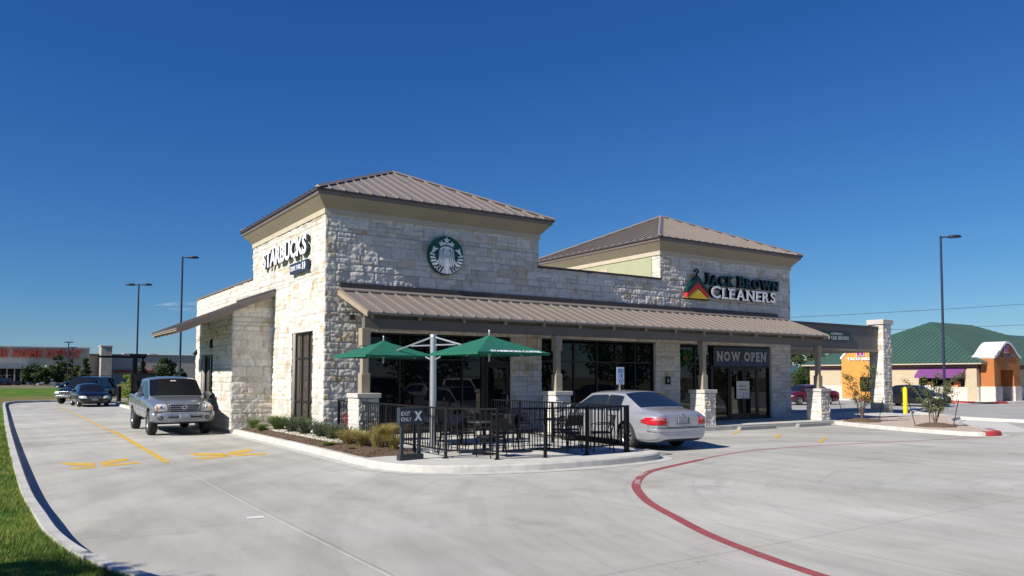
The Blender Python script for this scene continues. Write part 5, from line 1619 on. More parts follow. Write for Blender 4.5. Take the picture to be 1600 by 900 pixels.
def pickup(name, label, m):
    root = empty(name, (0, 0, 0), 0, label, 'pickup truck')
    w = .97; f = 2.82; zb = .46; H_ = 1.88
    fa = f - .93; ra = fa - 3.57
    hood = 1.18; belt = 1.20
    S = [(-f, ring(w * .95, .60, 1.20, w * .93, w * .90, 1.22, True)),
         (-f + .04, ring(w * .97, .58, 1.22, w * .95, w * .91, 1.245, True)),
         (-f + .30, ring(w * .985, .52, 1.225, w * .955, w * .91, 1.25, True)),
         (-f + 1.75, ring(w * .99, .46, 1.225, w * .955, w * .91, 1.25, True)),
         (-f + 1.86, ring(w * .99, .44, 1.225, w * .92, w * .86, 1.26, True)),
         (-f + 2.00, ring(w * .99, .44, 1.215, w * .915, w * .79, H_ - .04)),
         (-f + 2.08, ring(w * .99, .44, 1.21, w * .915, w * .79, H_ - .015)),
         (-f + 2.72, ring(w * .99, .44, 1.20, w * .915, w * .79, H_)),
         (-f + 2.80, ring(w * .99, .44, 1.20, w * .915, w * .79, H_)),
         (-f + 3.30, ring(w * .99, .44, 1.19, w * .915, w * .785, H_ - .015)),
         (-f + 3.48, ring(w * .985, .44, 1.18, w * .91, w * .77, H_ - .055)),
         (-f + 4.18, ring(w * .98, .44, 1.13, w * .90, w * .86, 1.235, True)),
         (-f + 4.30, ring(w * .98, .46, 1.11, w * .86, w * .74, 1.225, True)),
         (-f + 5.05, ring(w * .955, .50, 1.04, w * .85, w * .68, 1.15, True)),
         (f - .17, ring(w * .935, .52, .98, w * .84, w * .62, 1.08, True)),
         (f - .10, ring(w * .91, .54, .95, w * .82, w * .58, 1.03, True)),
         (f - .06, ring(w * .88, .56, .90, w * .80, w * .54, .98, True))]
    T = ['body', 'body', 'body', 'body', 'rear', 'side', 'side', 'pillar', 'side', 'side', 'screen', 'body', 'body', 'body', 'body', 'body']
    ev = build_body(S, T, [(fa, .42, .46), (ra, .42, .46)], cut_boxes=[(-f + .09, -f + 1.72, -.80, .80, .78, 1.6)])
    tree, parts = split_body(ev, root, [m, M['carglass'], M['carglass_blue'], M['carglass'], M['plastic'], M['plastic']])
    for x in (fa, ra):
        for s in (-1, 1): wheel(root, x, s * (w - .15), .39, .265, s, .60, 5)
    # front bumper, its own piece
    bx = f - .02
    mb = MB(); prof = []
    ys = np.linspace(-.955, .955, 25)
    sec = [(-.10, .44), (.02, .42), (.09, .46), (.11, .58), (.10, .70), (.04, .755), (-.10, .76)]
    vs = []
    for yv in ys:
        k = 1 - (abs(yv) / 1.0) ** 3 * .28 if abs(yv) < .9 else .72
        back = .30 * (abs(yv) / .955) ** 3.2
        for dx, z in sec: vs.append((bx + dx - back, yv, z + (0 if abs(yv) < .8 else (abs(yv) - .8) * .25 * (1 if z < .6 else 0))))
    n = len(sec)
    fs = [(i * n + j, i * n + j + 1, (i + 1) * n + j + 1, (i + 1) * n + j) for i in range(len(ys) - 1) for j in range(n - 1)] + [tuple(range(n))[::-1], tuple(range(len(vs) - n, len(vs)))]
    fs += [(i * n, (i + 1) * n, (i + 1) * n + n - 1, i * n + n - 1) for i in range(len(ys) - 1)]
    mb.add(vs, fs, 0, True); bo = mb.build('front_bumper', m, root); bo.data.set_sharp_from_angle(angle=radians(50))
    bm = bmesh.new(); bm.from_mesh(bo.data); bt = BVHTree.FromBMesh(bm); bm.free()
    patch('bumper_slot', bt, bo, [(-.52, .575), (.52, .575), (.50, .62), (-.50, .62)], '+x', M['plastic'], .004, .05)
    patch('licence_plate', bt, bo, [(-.165, .53), (.165, .53), (.165, .68), (-.165, .68)], '+x', M['plate'], .02, .05)
    for s in (-1, 1):
        patch('fog_lamp', bt, bo, ell(s * .70, .58, .085, .068, 18), '+x', M['plastic'], .005, .04)
        patch('fog_lens', bt, bo, ell(s * .70, .58, .045, .04, 14), '+x', mat('fog_lens', (.10, .10, .10), .1, coat=1), .009, .04)
        seam('bumper_step', bt, bo, [(s * .36, .735), (s * .40, .56)], '+x', M['plastic'], .008, .003)
    # grille and lamps on the nose
    patch('grille', tree, root, [(-.40, .765), (.40, .765), (.47, .97), (.44, 1.0), (-.44, 1.0), (-.47, .97)], '+x', M['plastic'], .012, .05)
    for z, hw in ((.81, .40), (.87, .415), (.93, .43), (.985, .44)):
        patch('grille_bar', tree, root, [(-hw, z - .012), (hw, z - .012), (hw, z + .014), (-hw, z + .014)], '+x', m, .035, .06)
    for s in (-1, 1):
        patch('grille_surround', tree, root, strip2([(s * .405, .765), (s * .475, .97), (s * .44, 1.01)], .03), '+x', m, .04, .06)
        patch('headlight', tree, root, [(s * .50, .775), (s * .80, .775), (s * .82, .97), (s * .78, 1.0), (s * .54, .985), (s * .49, .93)], '+x', M['lens'], .016, .04)
        patch('indicator', tree, root, [(s * .775, .79), (s * .84, .80), (s * .85, .93), (s * .80, .96), (s * .765, .90)], '+x', M['amber'], .02, .04)
        for (yy, zz, r_) in ((.68, .89, .055), (.58, .84, .035)):
            patch('lamp_reflector', tree, root, ell(s * yy, zz, r_, r_, 14), '+x', M['chrome'], .021, .03)
    patch('emblem', tree, root, strip2([(.085 * cos(t), .90 + .058 * sin(t)) for t in np.linspace(0, 2 * pi * .995, 22)], .018), '+x', M['chrome'], .055, .04)
    patch('emblem', tree, root, strip2([(.04 * cos(t), .905 + .045 * sin(t)) for t in np.linspace(0, 2 * pi * .995, 16)], .014), '+x', M['chrome'], .058, .04)
    for s, ax in ((1, '+y'), (-1, '-y')):
        for xx in (-f + 2.76, fa - .62, -f + 1.93): seam('door_seam', tree, root, [(xx, .50), (xx, .8), (xx, 1.19)], ax, M['plastic'], .014)
        seam('side_moulding', tree, root, [(ra + .52, .74), (fa - .52, .73)], ax, m, .06, .014)
        for xx in (-f + 2.12, -f + 2.92): patch('door_handle', tree, root, [(xx, 1.03), (xx + .18, 1.03), (xx + .18, 1.075), (xx, 1.075)], ax, m, .03)
        mirror_part(root, -f + 3.74, s * (w - .03), 1.28, s, m, 1.05)
        mb = MB(); mb.box(ra - .72, ra - .68, s * (w - .22) - .12, s * (w - .22) + .12, .22, .55); mb.build('mud_flap', M['plastic'], root)
    seam('bonnet_seam', tree, root, [(f - .3, -.50), (f - .7, -.60), (-f + 4.2, -.70)], '+z', M['plastic'], .012)
    seam('bonnet_seam', tree, root, [(f - .3, .50), (f - .7, .60), (-f + 4.2, .70)], '+z', M['plastic'], .012)
    seam('bumper_gap', tree, root, [(-.86, .765), (0, .763), (.86, .765)], '+x', M['plastic'], .02, .006)
    patch('screen_sticker', tree, root, [(-.10, 1.715), (.08, 1.715), (.08, 1.745), (-.10, 1.745)], '+x', M['paper'], .006)
    # frame and axle under the cab, tailgate
    mb = MB(); mb.box(-f + .2, f - .4, -.45, -.35, .36, .50); mb.box(-f + .2, f - .4, .35, .45, .36, .50); mb.box(fa - .05, fa + .05, -.75, .75, .33, .43); mb.box(ra - .06, ra + .06, -.75, .75, .33, .45); mb.build('chassis', M['plastic'], root)
    mb = MB(); mb.tube([(-f + 4.12, .5, 1.25), (-f + 3.95, .02, 1.38)], .009, 5); mb.tube([(-f + 4.12, -.1, 1.25), (-f + 3.95, -.6, 1.36)], .009, 5); mb.build('wiper', M['plastic'], root)
    return root

def suv(name, label, m):
    root = empty(name, (0, 0, 0), 0, label, 'SUV')
    w = 1.0; f = 2.60; H_ = 1.90
    fa = f - .92; ra = fa - 2.95
    S = [(-f, ring(w * .90, .50, 1.08, w * .84, w * .80, 1.14, True)),
         (-f + .06, ring(w * .95, .42, 1.12, w * .88, w * .84, 1.20, True)),
         (-f + .12, ring(w * .97, .40, 1.14, w * .89, w * .85, 1.24, True)),
         (-f + .38, ring(w * .985, .38, 1.15, w * .91, w * .76, H_ - .06)),
         (-f + .50, ring(w * .99, .38, 1.15, w * .91, w * .76, H_ - .02)),
         (-f + 1.30, ring(w, .38, 1.14, w * .915, w * .775, H_)),
         (-f + 1.38, ring(w, .38, 1.14, w * .915, w * .775, H_)),
         (-f + 2.25, ring(w, .38, 1.13, w * .915, w * .775, H_)),
         (-f + 2.33, ring(w, .38, 1.13, w * .915, w * .775, H_)),
         (-f + 3.00, ring(w, .38, 1.12, w * .91, w * .77, H_ - .02)),
         (-f + 3.15, ring(w * .99, .38, 1.11, w * .905, w * .755, H_ - .06)),
         (-f + 3.80, ring(w * .985, .40, 1.08, w * .885, w * .83, 1.185, True)),
         (-f + 3.95, ring(w * .98, .40, 1.06, w * .86, w * .74, 1.17, True)),
         (-f + 4.75, ring(w * .95, .42, .98, w * .85, w * .68, 1.08, True)),
         (f - .12, ring(w * .92, .44, .92, w * .82, w * .6, 1.0, True)),
         (f, ring(w * .84, .50, .80, w * .74, w * .54, .86, True))]
    T = ['body', 'body', 'rear', 'body', 'side', 'pillar', 'side', 'pillar', 'side', 'side', 'screen', 'body', 'body', 'body', 'body']
    ev = build_body(S, T, [(fa, .40, .44), (ra, .40, .44)])
    tree, parts = split_body(ev, root, [m, M['carglass'], M['carglass'], M['carglass'], M['plastic'], M['plastic']])
    for x in (fa, ra):
        for s in (-1, 1): wheel(root, x, s * (w - .14), .38, .25, s, .62, 6)
    for s, ax in ((1, '+y'), (-1, '-y')):
        for xx in (-f + 2.29, fa - .5, ra + .5): seam('door_seam', tree, root, [(xx, .45), (xx, .8), (xx, 1.12)], ax, M['plastic'], .014)
        seam('side_moulding', tree, root, [(ra + .5, .62), (fa - .5, .62)], ax, M['rim'], .07, .012)
        mirror_part(root, -f + 3.42, s * (w - .03), 1.22, s, m, 1.1)
        patch('headlight', tree, root, [(s * .50, .70), (s * .84, .70), (s * .86, .88), (s * .52, .90)], '+x', M['lens'], .014)
        patch('taillight', tree, root, [(s * .74, .80), (s * .88, .80), (s * .86, 1.1), (s * .76, 1.1)], '-x', M['tail'], .014)
        mb = MB(); mb.tube([(-f + .5, s * .66, H_ + .0), (-f + .6, s * .66, H_ + .05), (-f + 2.9, s * .66, H_ + .05), (-f + 3.0, s * .66, H_ - .01)], .018, 6); mb.build('roof_rail', M['plastic'], root)
    patch('grille', tree, root, [(-.44, .68), (.44, .68), (.46, .88), (-.46, .88)], '+x', M['chrome'], .01, .06)
    patch('grille_mesh', tree, root, [(-.38, .71), (.38, .71), (.40, .85), (-.40, .85)], '+x', M['plastic'], .016, .06)
    patch('bumper_cover', tree, root, [(-.86, .48), (.86, .48), (.84, .62), (-.84, .62)], '+x', M['rim'], .03, .06)
    patch('licence_plate', tree, root, [(-.16, .50), (.16, .50), (.16, .62), (-.16, .62)], '+x', M['plate'], .05, .06)
    patch('licence_plate', tree, root, [(-.16, .80), (.16, .80), (.16, .92), (-.16, .92)], '-x', M['plate'], .02, .06)
    return root

HEAD = lambda dx, dy: atan2(dy, dx)
TRUCK = pickup('pickup_truck', 'grey silver double cab pickup truck stopped beside the drive-through window', M['truckgrey'])
TRUCK.location = (5.06, 29.1, .002); TRUCK.rotation_euler = (0, 0, radians(-90.5))
SILVER = sedan('parked_car', 'silver sedan parked nose-in beside the patio railing', M['silver'], glassm=M['carglass_blue'])
SILVER.location = (14.95, 16.75, .002); SILVER.rotation_euler = (0, 0, radians(86.5)); SILVER.scale = (1.06, 1.06, 1.07)
BLACK = sedan('waiting_car', 'black compact sedan waiting in the drive-through queue with a dark SUV behind it', M['blackpaint'], L_=4.62, W_=1.74, H_=1.42, wb=2.70, style='front')
BLACK.location = (4.95, 55.3, .002); BLACK.rotation_euler = (0, 0, radians(-87))
v = suv('waiting_suv', 'dark blue SUV turning into the drive-through queue behind the black sedan', M['bluepaint'])
v.location = (5.35, 61.2, .002); v.rotation_euler = (0, 0, HEAD(-.55, -.83)); v.scale = (.97, .97, .97)
rc = sedan('passing_car', 'maroon coupe crossing the neighbouring lot behind the canopy pillar', M['redcar'], L_=4.6, W_=1.78, H_=1.40, wb=2.65, coupe=True, style='front')
rc.location = (47.2, 33.6, .012); rc.rotation_euler = (0, 0, HEAD(-1.0, .18))

# ================================================================== trees
def leaf_tree(name, x, y, z, h, cr, n, leaf, label, cat='tree', seed=1, shape='round', trunk_r=.12, crown_lo=.35, group=None, lsz=.16, stems=1, lm='leaf_dark'):
    r = random.Random(seed)
    root = empty(name, (x, y, z), 0, label, cat, group)
    tb = MB()
    clumps = []
    for s_ in range(stems):
        lean = Vector((r.uniform(-.25, .25), r.uniform(-.25, .25), 1)) if stems > 1 else Vector((r.uniform(-.05, .05), r.uniform(-.05, .05), 1))
        base = Vector((r.uniform(-.06, .06), r.uniform(-.06, .06), 0)) if stems > 1 else Vector((0, 0, 0))
        top = base + Vector((lean.x * h * .5, lean.y * h * .5, h * .8))
        mid = base.lerp(top, .5) + Vector((r.uniform(-.05, .05) * h, r.uniform(-.05, .05) * h, 0))
        tb.tube([base, base.lerp(mid, .5), mid, top], [trunk_r, trunk_r * .8, trunk_r * .6, trunk_r * .15], 7)
        nb = 9 if stems == 1 else 4
        for k in range(nb):
            t = crown_lo + (1 - crown_lo) * (k + r.random()) / nb * .85
            p = base.lerp(top, t); a = r.uniform(0, 2 * pi)
            if shape == 'cone': rad = cr * (1.05 - t) / (1.05 - crown_lo)
            else: rad = cr * sqrt(max(.12, 1 - ((t - (crown_lo + 1) / 2) / ((1 - crown_lo) / 2 + .08)) ** 2))
            e = p + Vector((cos(a) * rad * .75, sin(a) * rad * .75, rad * r.uniform(.1, .35)))
            tb.tube([p, p.lerp(e, .5) + Vector((0, 0, rad * .05)), e], [trunk_r * .35, trunk_r * .22, trunk_r * .07], 5)
            clumps.append((e, rad * .45)); clumps.append((p.lerp(e, .55), rad * .40))
    ncl = 26 if n > 600 else 12
    for k in range(ncl):
        t = r.random(); zc = h * (crown_lo + (1 - crown_lo) * t * .95)
        if shape == 'cone': rad = cr * (1.02 - t)
        else: rad = cr * sqrt(max(.05, 1 - (2 * t - 1) ** 2))
        a = r.uniform(0, 2 * pi); q = sqrt(r.random()) * rad * .85
        clumps.append((Vector((cos(a) * q, sin(a) * q, zc)), cr * r.uniform(.18, .34)))
    tb.build('trunk', M['bark'], root)
    cb = MB()
    for _ in range(n):
        c, rr_ = r.choice(clumps)
        d = Vector((r.gauss(0, 1), r.gauss(0, 1), r.gauss(0, 1))).normalized() * rr_ * r.random() ** .4
        d.z *= .75
        p = c + d
        if p.z > h: continue
        u = Vector((r.uniform(-1, 1), r.uniform(-1, 1), r.uniform(-.6, .6))).normalized(); v = u.orthogonal().normalized()
        v = (v + u.cross(v) * r.uniform(-1, 1)).normalized()
        s = lsz * r.uniform(.6, 1.25)
        cb.add([p - u * s, p - v * s * .5, p + u * s, p + v * s * .5], [(0, 1, 2, 3)])
    cb.build('crown', M[leaf] if leaf in M else M['leaf_dark'], root, fix=False)
    return root

# right island: two staked young trees on mulch mounds
def young_tree(x, y, h, cr, n, label, seed):
    rr = random.Random(seed)
    root = empty('young_tree', (x, y, .13), 0, label, 'tree', 'young staked trees on the gravel island')
    mb = MB(); mb.lathe([(.72, .0), (.55, .07), (.30, .13), (0, .15)], (0, 0, 0), 'Z', 22)
    for i, v in enumerate(mb.v): mb.v[i] = (v[0] * (1 + .08 * sin(i * 1.9)), v[1] * (1 + .08 * cos(i * 2.3)), v[2])
    o = mb.build('mulch_mound', M['mulch'], root)
    tb = MB(); lb = MB()
    for s_ in range(7):
        a = 2 * pi * s_ / 7 + rr.uniform(-.4, .4); out = cr * rr.uniform(.45, 1.0); hh = h * rr.uniform(.72, 1.02)
        pts = [Vector((0, 0, .08)), Vector((cos(a) * out * .25, sin(a) * out * .25, hh * .33)), Vector((cos(a) * out * .6, sin(a) * out * .6, hh * .66)), Vector((cos(a) * out, sin(a) * out, hh))]
        tb.tube(pts, [.026, .018, .012, .004], 6)
        tw = []
        for k in range(7):
            t = rr.uniform(.30, 1.0); i = min(2, int(t * 3)); p = pts[i].lerp(pts[i + 1], t * 3 - i)
            b = a + rr.uniform(-1.6, 1.6); l = cr * rr.uniform(.2, .45)
            e = p + Vector((cos(b) * l, sin(b) * l, l * rr.uniform(.3, 1.0)))
            tb.tube([p, e], [.007, .003], 5); tw.append((p, e))
        for (p, e) in tw:
            for _ in range(int(n / 49)):
                q = p.lerp(e, rr.uniform(.25, 1.15)) + Vector((rr.gauss(0, .045), rr.gauss(0, .045), rr.gauss(0, .05)))
                u = Vector((rr.uniform(-1, 1), rr.uniform(-1, 1), rr.uniform(-.7, .7))).normalized(); v = u.orthogonal().normalized()
                s = rr.uniform(.022, .046)
                lb.add([q - u * s, q - v * s * .5, q + u * s, q + v * s * .5], [(0, 1, 2, 3)])
    tb.build('trunk', M['bark'], root); lb.build('crown', M['leaf_olive'], root, fix=False)
    for k, (a, r_) in enumerate(((2.3, .78), (-.45, .82), (.9, .5))):
        mb = MB(); bx, by = cos(a) * r_, sin(a) * r_
        mb.tube([(bx * .85, by * .85, -.02), (bx * 1.15, by * 1.15, .98)], .014, 6)
        mb.build('stake', M['black'], root)
        mb = MB(); mb.tube([(bx * 1.02, by * 1.02, .55), (bx * .3, by * .3, .50), (0, 0, .62)], .004, 4); mb.build('tie', M['black'], root)
    return root
young_tree(29.0, 18.1, 2.3, .85, 1900, 'young multi-stem tree with stakes, left one on the gravel island near the bright tall pillar', 5)
young_tree(28.45, 14.9, 1.95, 1.05, 2200, 'wider young multi-stem tree with stakes, right one on the gravel island before the lamp post', 9)

# shade tree behind the photographer: throws the shadow on the lawn corner
leaf_tree('shade_tree', -9.0, 6.9, .1, 6.9, 2.9, 9500, 'leaf_mid', 'leafy shade tree on the lawn left of the viewpoint, casting the corner shadow', seed=77, trunk_r=.18, lsz=.10, crown_lo=.40)

# grass blades on the near lawn
rg = random.Random(12); gb = MB(); gv = []; gf = []
def edge_x(y):
    for i in range(len(lk) - 1):
        if (lk[i][1] - y) * (lk[i + 1][1] - y) <= 0 and lk[i][1] != lk[i + 1][1]:
            t = (y - lk[i][1]) / (lk[i + 1][1] - lk[i][1]); return lk[i][0] + t * (lk[i + 1][0] - lk[i][0])
    return .5
cnt = 0
for _ in range(120000):
    y = 6.4 + 26 * rg.random() ** 1.9
    xe = edge_x(y) - .19
    xmin = min(xe - .3, -.15 * y * .05 - .45)
    x = xe - (rg.random() ** 1.7) * 6.5
    hgt = rg.uniform(.03, .075) * (1 + .3 * sin(x * 3 + y * 2)); a = rg.uniform(0, 2 * pi); l = hgt * rg.uniform(.2, .9)
    wd = rg.uniform(.0018, .0035) * (1 + (y - 6) * .12)
    tx, ty = cos(a + pi / 2) * wd, sin(a + pi / 2) * wd
    b = len(gv)
    gv += [(x - tx, y - ty, .098), (x + tx, y + ty, .098), (x + cos(a) * l + tx * .2, y + sin(a) * l + ty * .2, .098 + hgt)]
    gf.append((b, b + 1, b + 2))
gb.add(gv, gf)
tag(gb.build('grass', M['grass_blade'], fix=False), kind='stuff')

# ================================================================== lamps
def lamp_post(x, y, z, h, ang, arms, label, head=(.62, .34), pr_=.085, al=.95):
    root = empty('street_lamp', (x, y, z), ang, label, 'street lamp', 'car park lamp posts')
    mb = MB(); mb.tube([(0, 0, 0), (0, 0, h)], pr_, 10, r_end=pr_ * .8); mb.build('pole', M['lamp'], root)
    mb = MB(); mb.lathe([(.30, 0), (.30, .6), (.26, .66), (0, .66)], (0, 0, 0), 'Z', 16); mb.build('footing', M['concrete_lt'], root)
    for s in arms:
        mb = MB(); mb.box(min(0, s * al), max(0, s * al), -.035, .035, h - .12, h - .04); mb.build('arm', M['lamp'], root)
        mb = MB(); x0, x1 = sorted((s * al * .55, s * (al * .55 + head[0] * 1.4)))
        xm = (x0 + x1) / 2
        mb.lathe([(.0, h - .13), (head[1] * .95, h - .12), (head[1], h - .06), (head[1] * .7, h + .03), (0, h + .06)], (0, 0, 0), 'Z', 16)
        mb.v = [(v[0] * 1.35 + s * (al * .9), v[1], v[2]) for v in mb.v]
        mb.build('lamp_head', M['lamp'], root)
    return root
va = YAW - pi / 2   # across the view
lamp_post(10.55, 76.7, .1, 10.1, va, (-1, 1), 'twin-arm black lamp post beyond the drive-through lane', al=.85)
lamp_post(12.2, 65.9, .1, 11.35, va, (1,), 'tall single-arm lamp post just left of the shop building')
lamp_post(52.6, 26.9, .02, 11.4, va - .15, (1,), 'tall single-arm lamp post in front of the green-roofed restaurant', al=.95)

# ================================================================== far left: big-box store across the lawn
YH = 195.0
def hx(px, Y=YH): return (2.67 + (px - 23) * .098) * Y / 160
def hz(py, Y=YH): return 1.9 + (587.1 - py) * .1165 * Y / 160
ZL = -.45
bpy.data.objects['parking_lot'].location.z = ZL - .06
tag(bpy.data.objects['parking_lot'], kind='structure')
M['store_grey'] = mat('store_wall', (.47, .43, .37), .9, var=.06, scale=.2)
M['store_grey2'] = mat('store_wall_dark', (.47, .425, .365), .9, var=.06, scale=.2)
st = empty('big_box_store', (hx(40), YH, ZL), 0, 'long grey warehouse store with orange lettering beyond the lawn', 'building')
sx, sy = hx(40), YH
def S_(px): return hx(px) - sx
def Z_(py): return hz(py) - ZL
mb = MB(); mb.box(S_(-160), S_(140), 0, 40, 0, Z_(545)); mb.build('main_wall', M['store_grey'], st)
mb = MB(); mb.box(S_(-160) - .2, S_(140) + .2, -.2, 40.2, Z_(545) + .002, Z_(543.3)); mb.build('parapet_cap', M['store_grey2'], st)
mb = MB(); mb.box(S_(140) + .01, S_(330), 2, 40, 0, Z_(555)); mb.build('wing_wall', M['store_grey2'], st)
mb = MB(); mb.box(S_(140) + .22, S_(330), 1.8, 40.3, Z_(555) + .002, Z_(552.5)); mb.build('parapet_cap', mat('brown_cap', (.20, .17, .15), .8), st)
mb = MB(); mb.box(S_(157), S_(175), -3, 2, 0, Z_(541.5)); mb.build('stone_pillar', mat('pillar_stone', (.38, .35, .31), .9, var=.2, scale=1.5), st)
mb = MB(); mb.box(S_(157) - .15, S_(175) + .15, -3.15, 2, Z_(541.5) + .002, Z_(540)); mb.build('pillar_cap', M['concrete_lt'], st)
mb = MB(); mb.box(S_(185), S_(255), 1.2, 1.98, Z_(581), Z_(578)); mb.build('red_stripe', M['redcurb'], st)
for px in (218, 265):
    mb = MB(); mb.box(S_(px) - 1, S_(px) + 1, 12, 15, Z_(555), Z_(549)); mb.build('roof_unit', M['concrete_lt'], st)
# entrance canopy: pale ribbed metal on posts, shade beneath painted as a dark slab
mb = MB(); mb.box(S_(-160), S_(44), -5, -.01, Z_(577), Z_(570))
for k in range(120):
    x = S_(-60) + k * (S_(44) - S_(-60)) / 120
    mb.box(x, x + .06, -5.05, -5, Z_(577), Z_(570))
mb.build('entrance_canopy', mat('pale_metal', (.50, .52, .50), .6, var=.1, scale=2), st)
mb = MB(); mb.box(S_(70), S_(82), -4, -.01, Z_(577), Z_(571)); mb.build('entrance_canopy', M['stucco'], st)
mb = MB(); mb.box(S_(-160), S_(40), -.3, -.02, 0, Z_(577)); mb.build('canopy_shade', mat('canopy_shade_dark', (.05, .035, .035), .8), st)
for px in (-10, 1, 12, 23, 33, 43):
    mb = MB(); mb.box(S_(px) - .12, S_(px) + .12, -4.9, -4.6, 0, Z_(577)); mb.build('canopy_post', M['store_grey2'], st)
for px in (2, 9, 16):
    mb = MB(); mb.box(S_(px - 3), S_(px + 3), -.5, -.32, 0, Z_(586)); mb.box(S_(px - 2.4), S_(px + 2.4), -.56, -.5, .1, Z_(587.5), 1); mb.build('entrance_door', [M['concrete_lt'], M['glass']], st)
s = wsign('store_sign', frame_front(hx(-18), YH - .05, hz(560)), 'large orange slab serif store lettering on the grey warehouse front')
mb = MB(); slab_text(mb, 'THE HOME DEPOT', hx(127) - hx(-18), hz(548) - hz(560), .35, 0, None, .02, .06)
mb.build('lettering', M['orange_sign'], s, fix=False)

def ftree(px, top, wpx, Y, label, seed, shape='round', n=1500, lo=.28):
    x = hx(px, Y); h = hz(top, Y) - ZL; cr = wpx * .098 * Y / 160 / 2 * 1.22; n = int(n * 1.4)
    leaf_tree('tree', x, Y, ZL, h, cr, n, 'leaf_dark' if seed % 2 else 'leaf_mid', label, seed=seed, shape=shape, trunk_r=.12, lsz=.26, crown_lo=lo, group='trees in the store car park')
ftree(55, 568, 36, 172, 'broad rounded tree, leftmost before the orange lettering', 1)
ftree(74, 577, 16, 176, 'small low tree between the two leftmost car park trees', 12)
ftree(90, 556, 24, 172, 'tall narrow dark tree left of the thin car park lamp', 3, 'oval', 1700, .2)
ftree(109, 562, 26, 178, 'olive green tree directly behind the thin car park lamp', 4, 'round')
ftree(121, 572, 18, 176, 'small bushy tree right of the thin car park lamp', 6, 'round')
ftree(134, 558, 24, 170, 'tall cone shaped dark tree above the black sedan', 5, 'cone', 1700, .15)
ftree(231, 560, 24, 172, 'conical tree between the two tall lamp posts', 7, 'cone', 1400, .12)
ftree(271, 558, 40, 172, 'broad dark tree between the lamp posts and the shop building', 9, 'round', 2200, .18)
ftree(299, 574, 18, 176, 'low tree touching the left edge of the shop building', 11, 'round')
ftree(303, 554, 14, 230, 'distant tree top above the store roof beside the shop building', 13, 'round')
for (px, top, Y, l) in ((106, 535, 160, 'thin dark car park lamp in front of the orange lettering'), (113, 543, 185, 'second thin car park lamp just right of the nearer one'), (95, 547, 190, 'farthest thin car park lamp over the orange lettering')):
    lamp_post(hx(px, Y), Y - .0 if Y < 194 else 188, ZL, hz(top, Y) - ZL, 0, (1, -1), l, al=.35, head=(.4, .35), pr_=.11)
# car-park vehicles, copies of the modelled ones
def place_copy(src, x, y, z, rz, label, matmap=None, grp='cars in the store car park'):
    c = copy_tree(src); c.location = (x, y, z); c.rotation_euler = (0, 0, rz); c['label'] = label; c['group'] = grp
    return c
def recolour(root, m):
    for ch in CH.get(root.name, []):
        if ch.name.split('.')[0] in ('body', 'side_moulding', 'door_handle', 'bumper_moulding', 'mirror', 'front_bumper', 'grille_bar', 'grille_surround'):
            ch.data = ch.data.copy(); ch.data.materials[0] = m
cc = place_copy(SILVER, hx(79, 186), 186, ZL, radians(180), 'distant silver car parked below the car park trees')
cc = place_copy(TRUCK, hx(10, 184), 184, ZL, radians(170), 'distant dark pickup parked by the store entrance'); recolour(cc, M['blackpaint'])
cc = place_copy(BLACK, hx(-8, 182), 182, ZL, radians(178), 'distant dark car cut by the left picture edge')
cc = place_copy(BLACK, hx(104, 150), 142, ZL, radians(200), 'distant dark car seen just behind the SUV bonnet')
cc = place_copy(BLACK, 50.8, 28.2, .010, radians(-88), 'dark car parked behind the yellow bollard', grp='cars in the neighbouring lot')

# ================================================================== drive-through furniture behind the queue
r = empty('clearance_bar', (8.6, 63.5, .11), 0, 'black clearance bar with a long arm over the drive-through lane', 'clearance bar')
mb = MB(); mb.box(-.14, .14, -.12, .12, 0, 3.2); mb.box(.50, .62, -.06, .06, 0, 3.15); mb.build('post', M['black'], r)
mb = MB(); mb.box(-2.35, .75, -.07, .07, 3.10, 3.26); mb.build('arm', M['black'], r)
mb = MB(); mb.box(-.35, .85, -.1, .1, 3.27, 3.42); mb.build('top_box', M['black'], r)
r = empty('menu_board', (8.75, 61.6, .11), 0, 'black drive-through menu board cabinet behind the pickup truck', 'menu board')
mb = MB(); mb.box(-.62, .95, -.12, .12, .55, 1.98); bevel(mb.build('cabinet', M['black'], r), .02, 1)
mb = MB(); mb.box(-.50, .83, -.135, -.121, .65, 1.88); mb.build('panel', M['plastic'], r)
mb = MB(); mb.box(-.40, -.30, -.06, .06, 0, .55); mb.box(.60, .70, -.06, .06, 0, .55); mb.build('post', M['black'], r)
r = empty('speaker_post', (6.98, 58.3, .11), 0, 'short black round post at the kerb beside the queue', 'bollard')
mb = MB(); mb.tube([(0, 0, 0), (0, 0, 1.0)], .14, 14); mb.lathe([(.16, 1.0), (.16, 1.06), (.05, 1.1), (0, 1.1)], (0, 0, 0), 'Z', 14); mb.build('post', M['black'], r)
r = empty('order_post', (7.9, 56.0, .11), 0, 'small dark order post on the grass verge behind the truck bed', 'bollard')
mb = MB(); mb.box(-.1, .1, -.08, .08, 0, 1.15); mb.box(-.2, .2, -.1, .1, 1.15, 1.5); mb.build('post', M['black'], r)
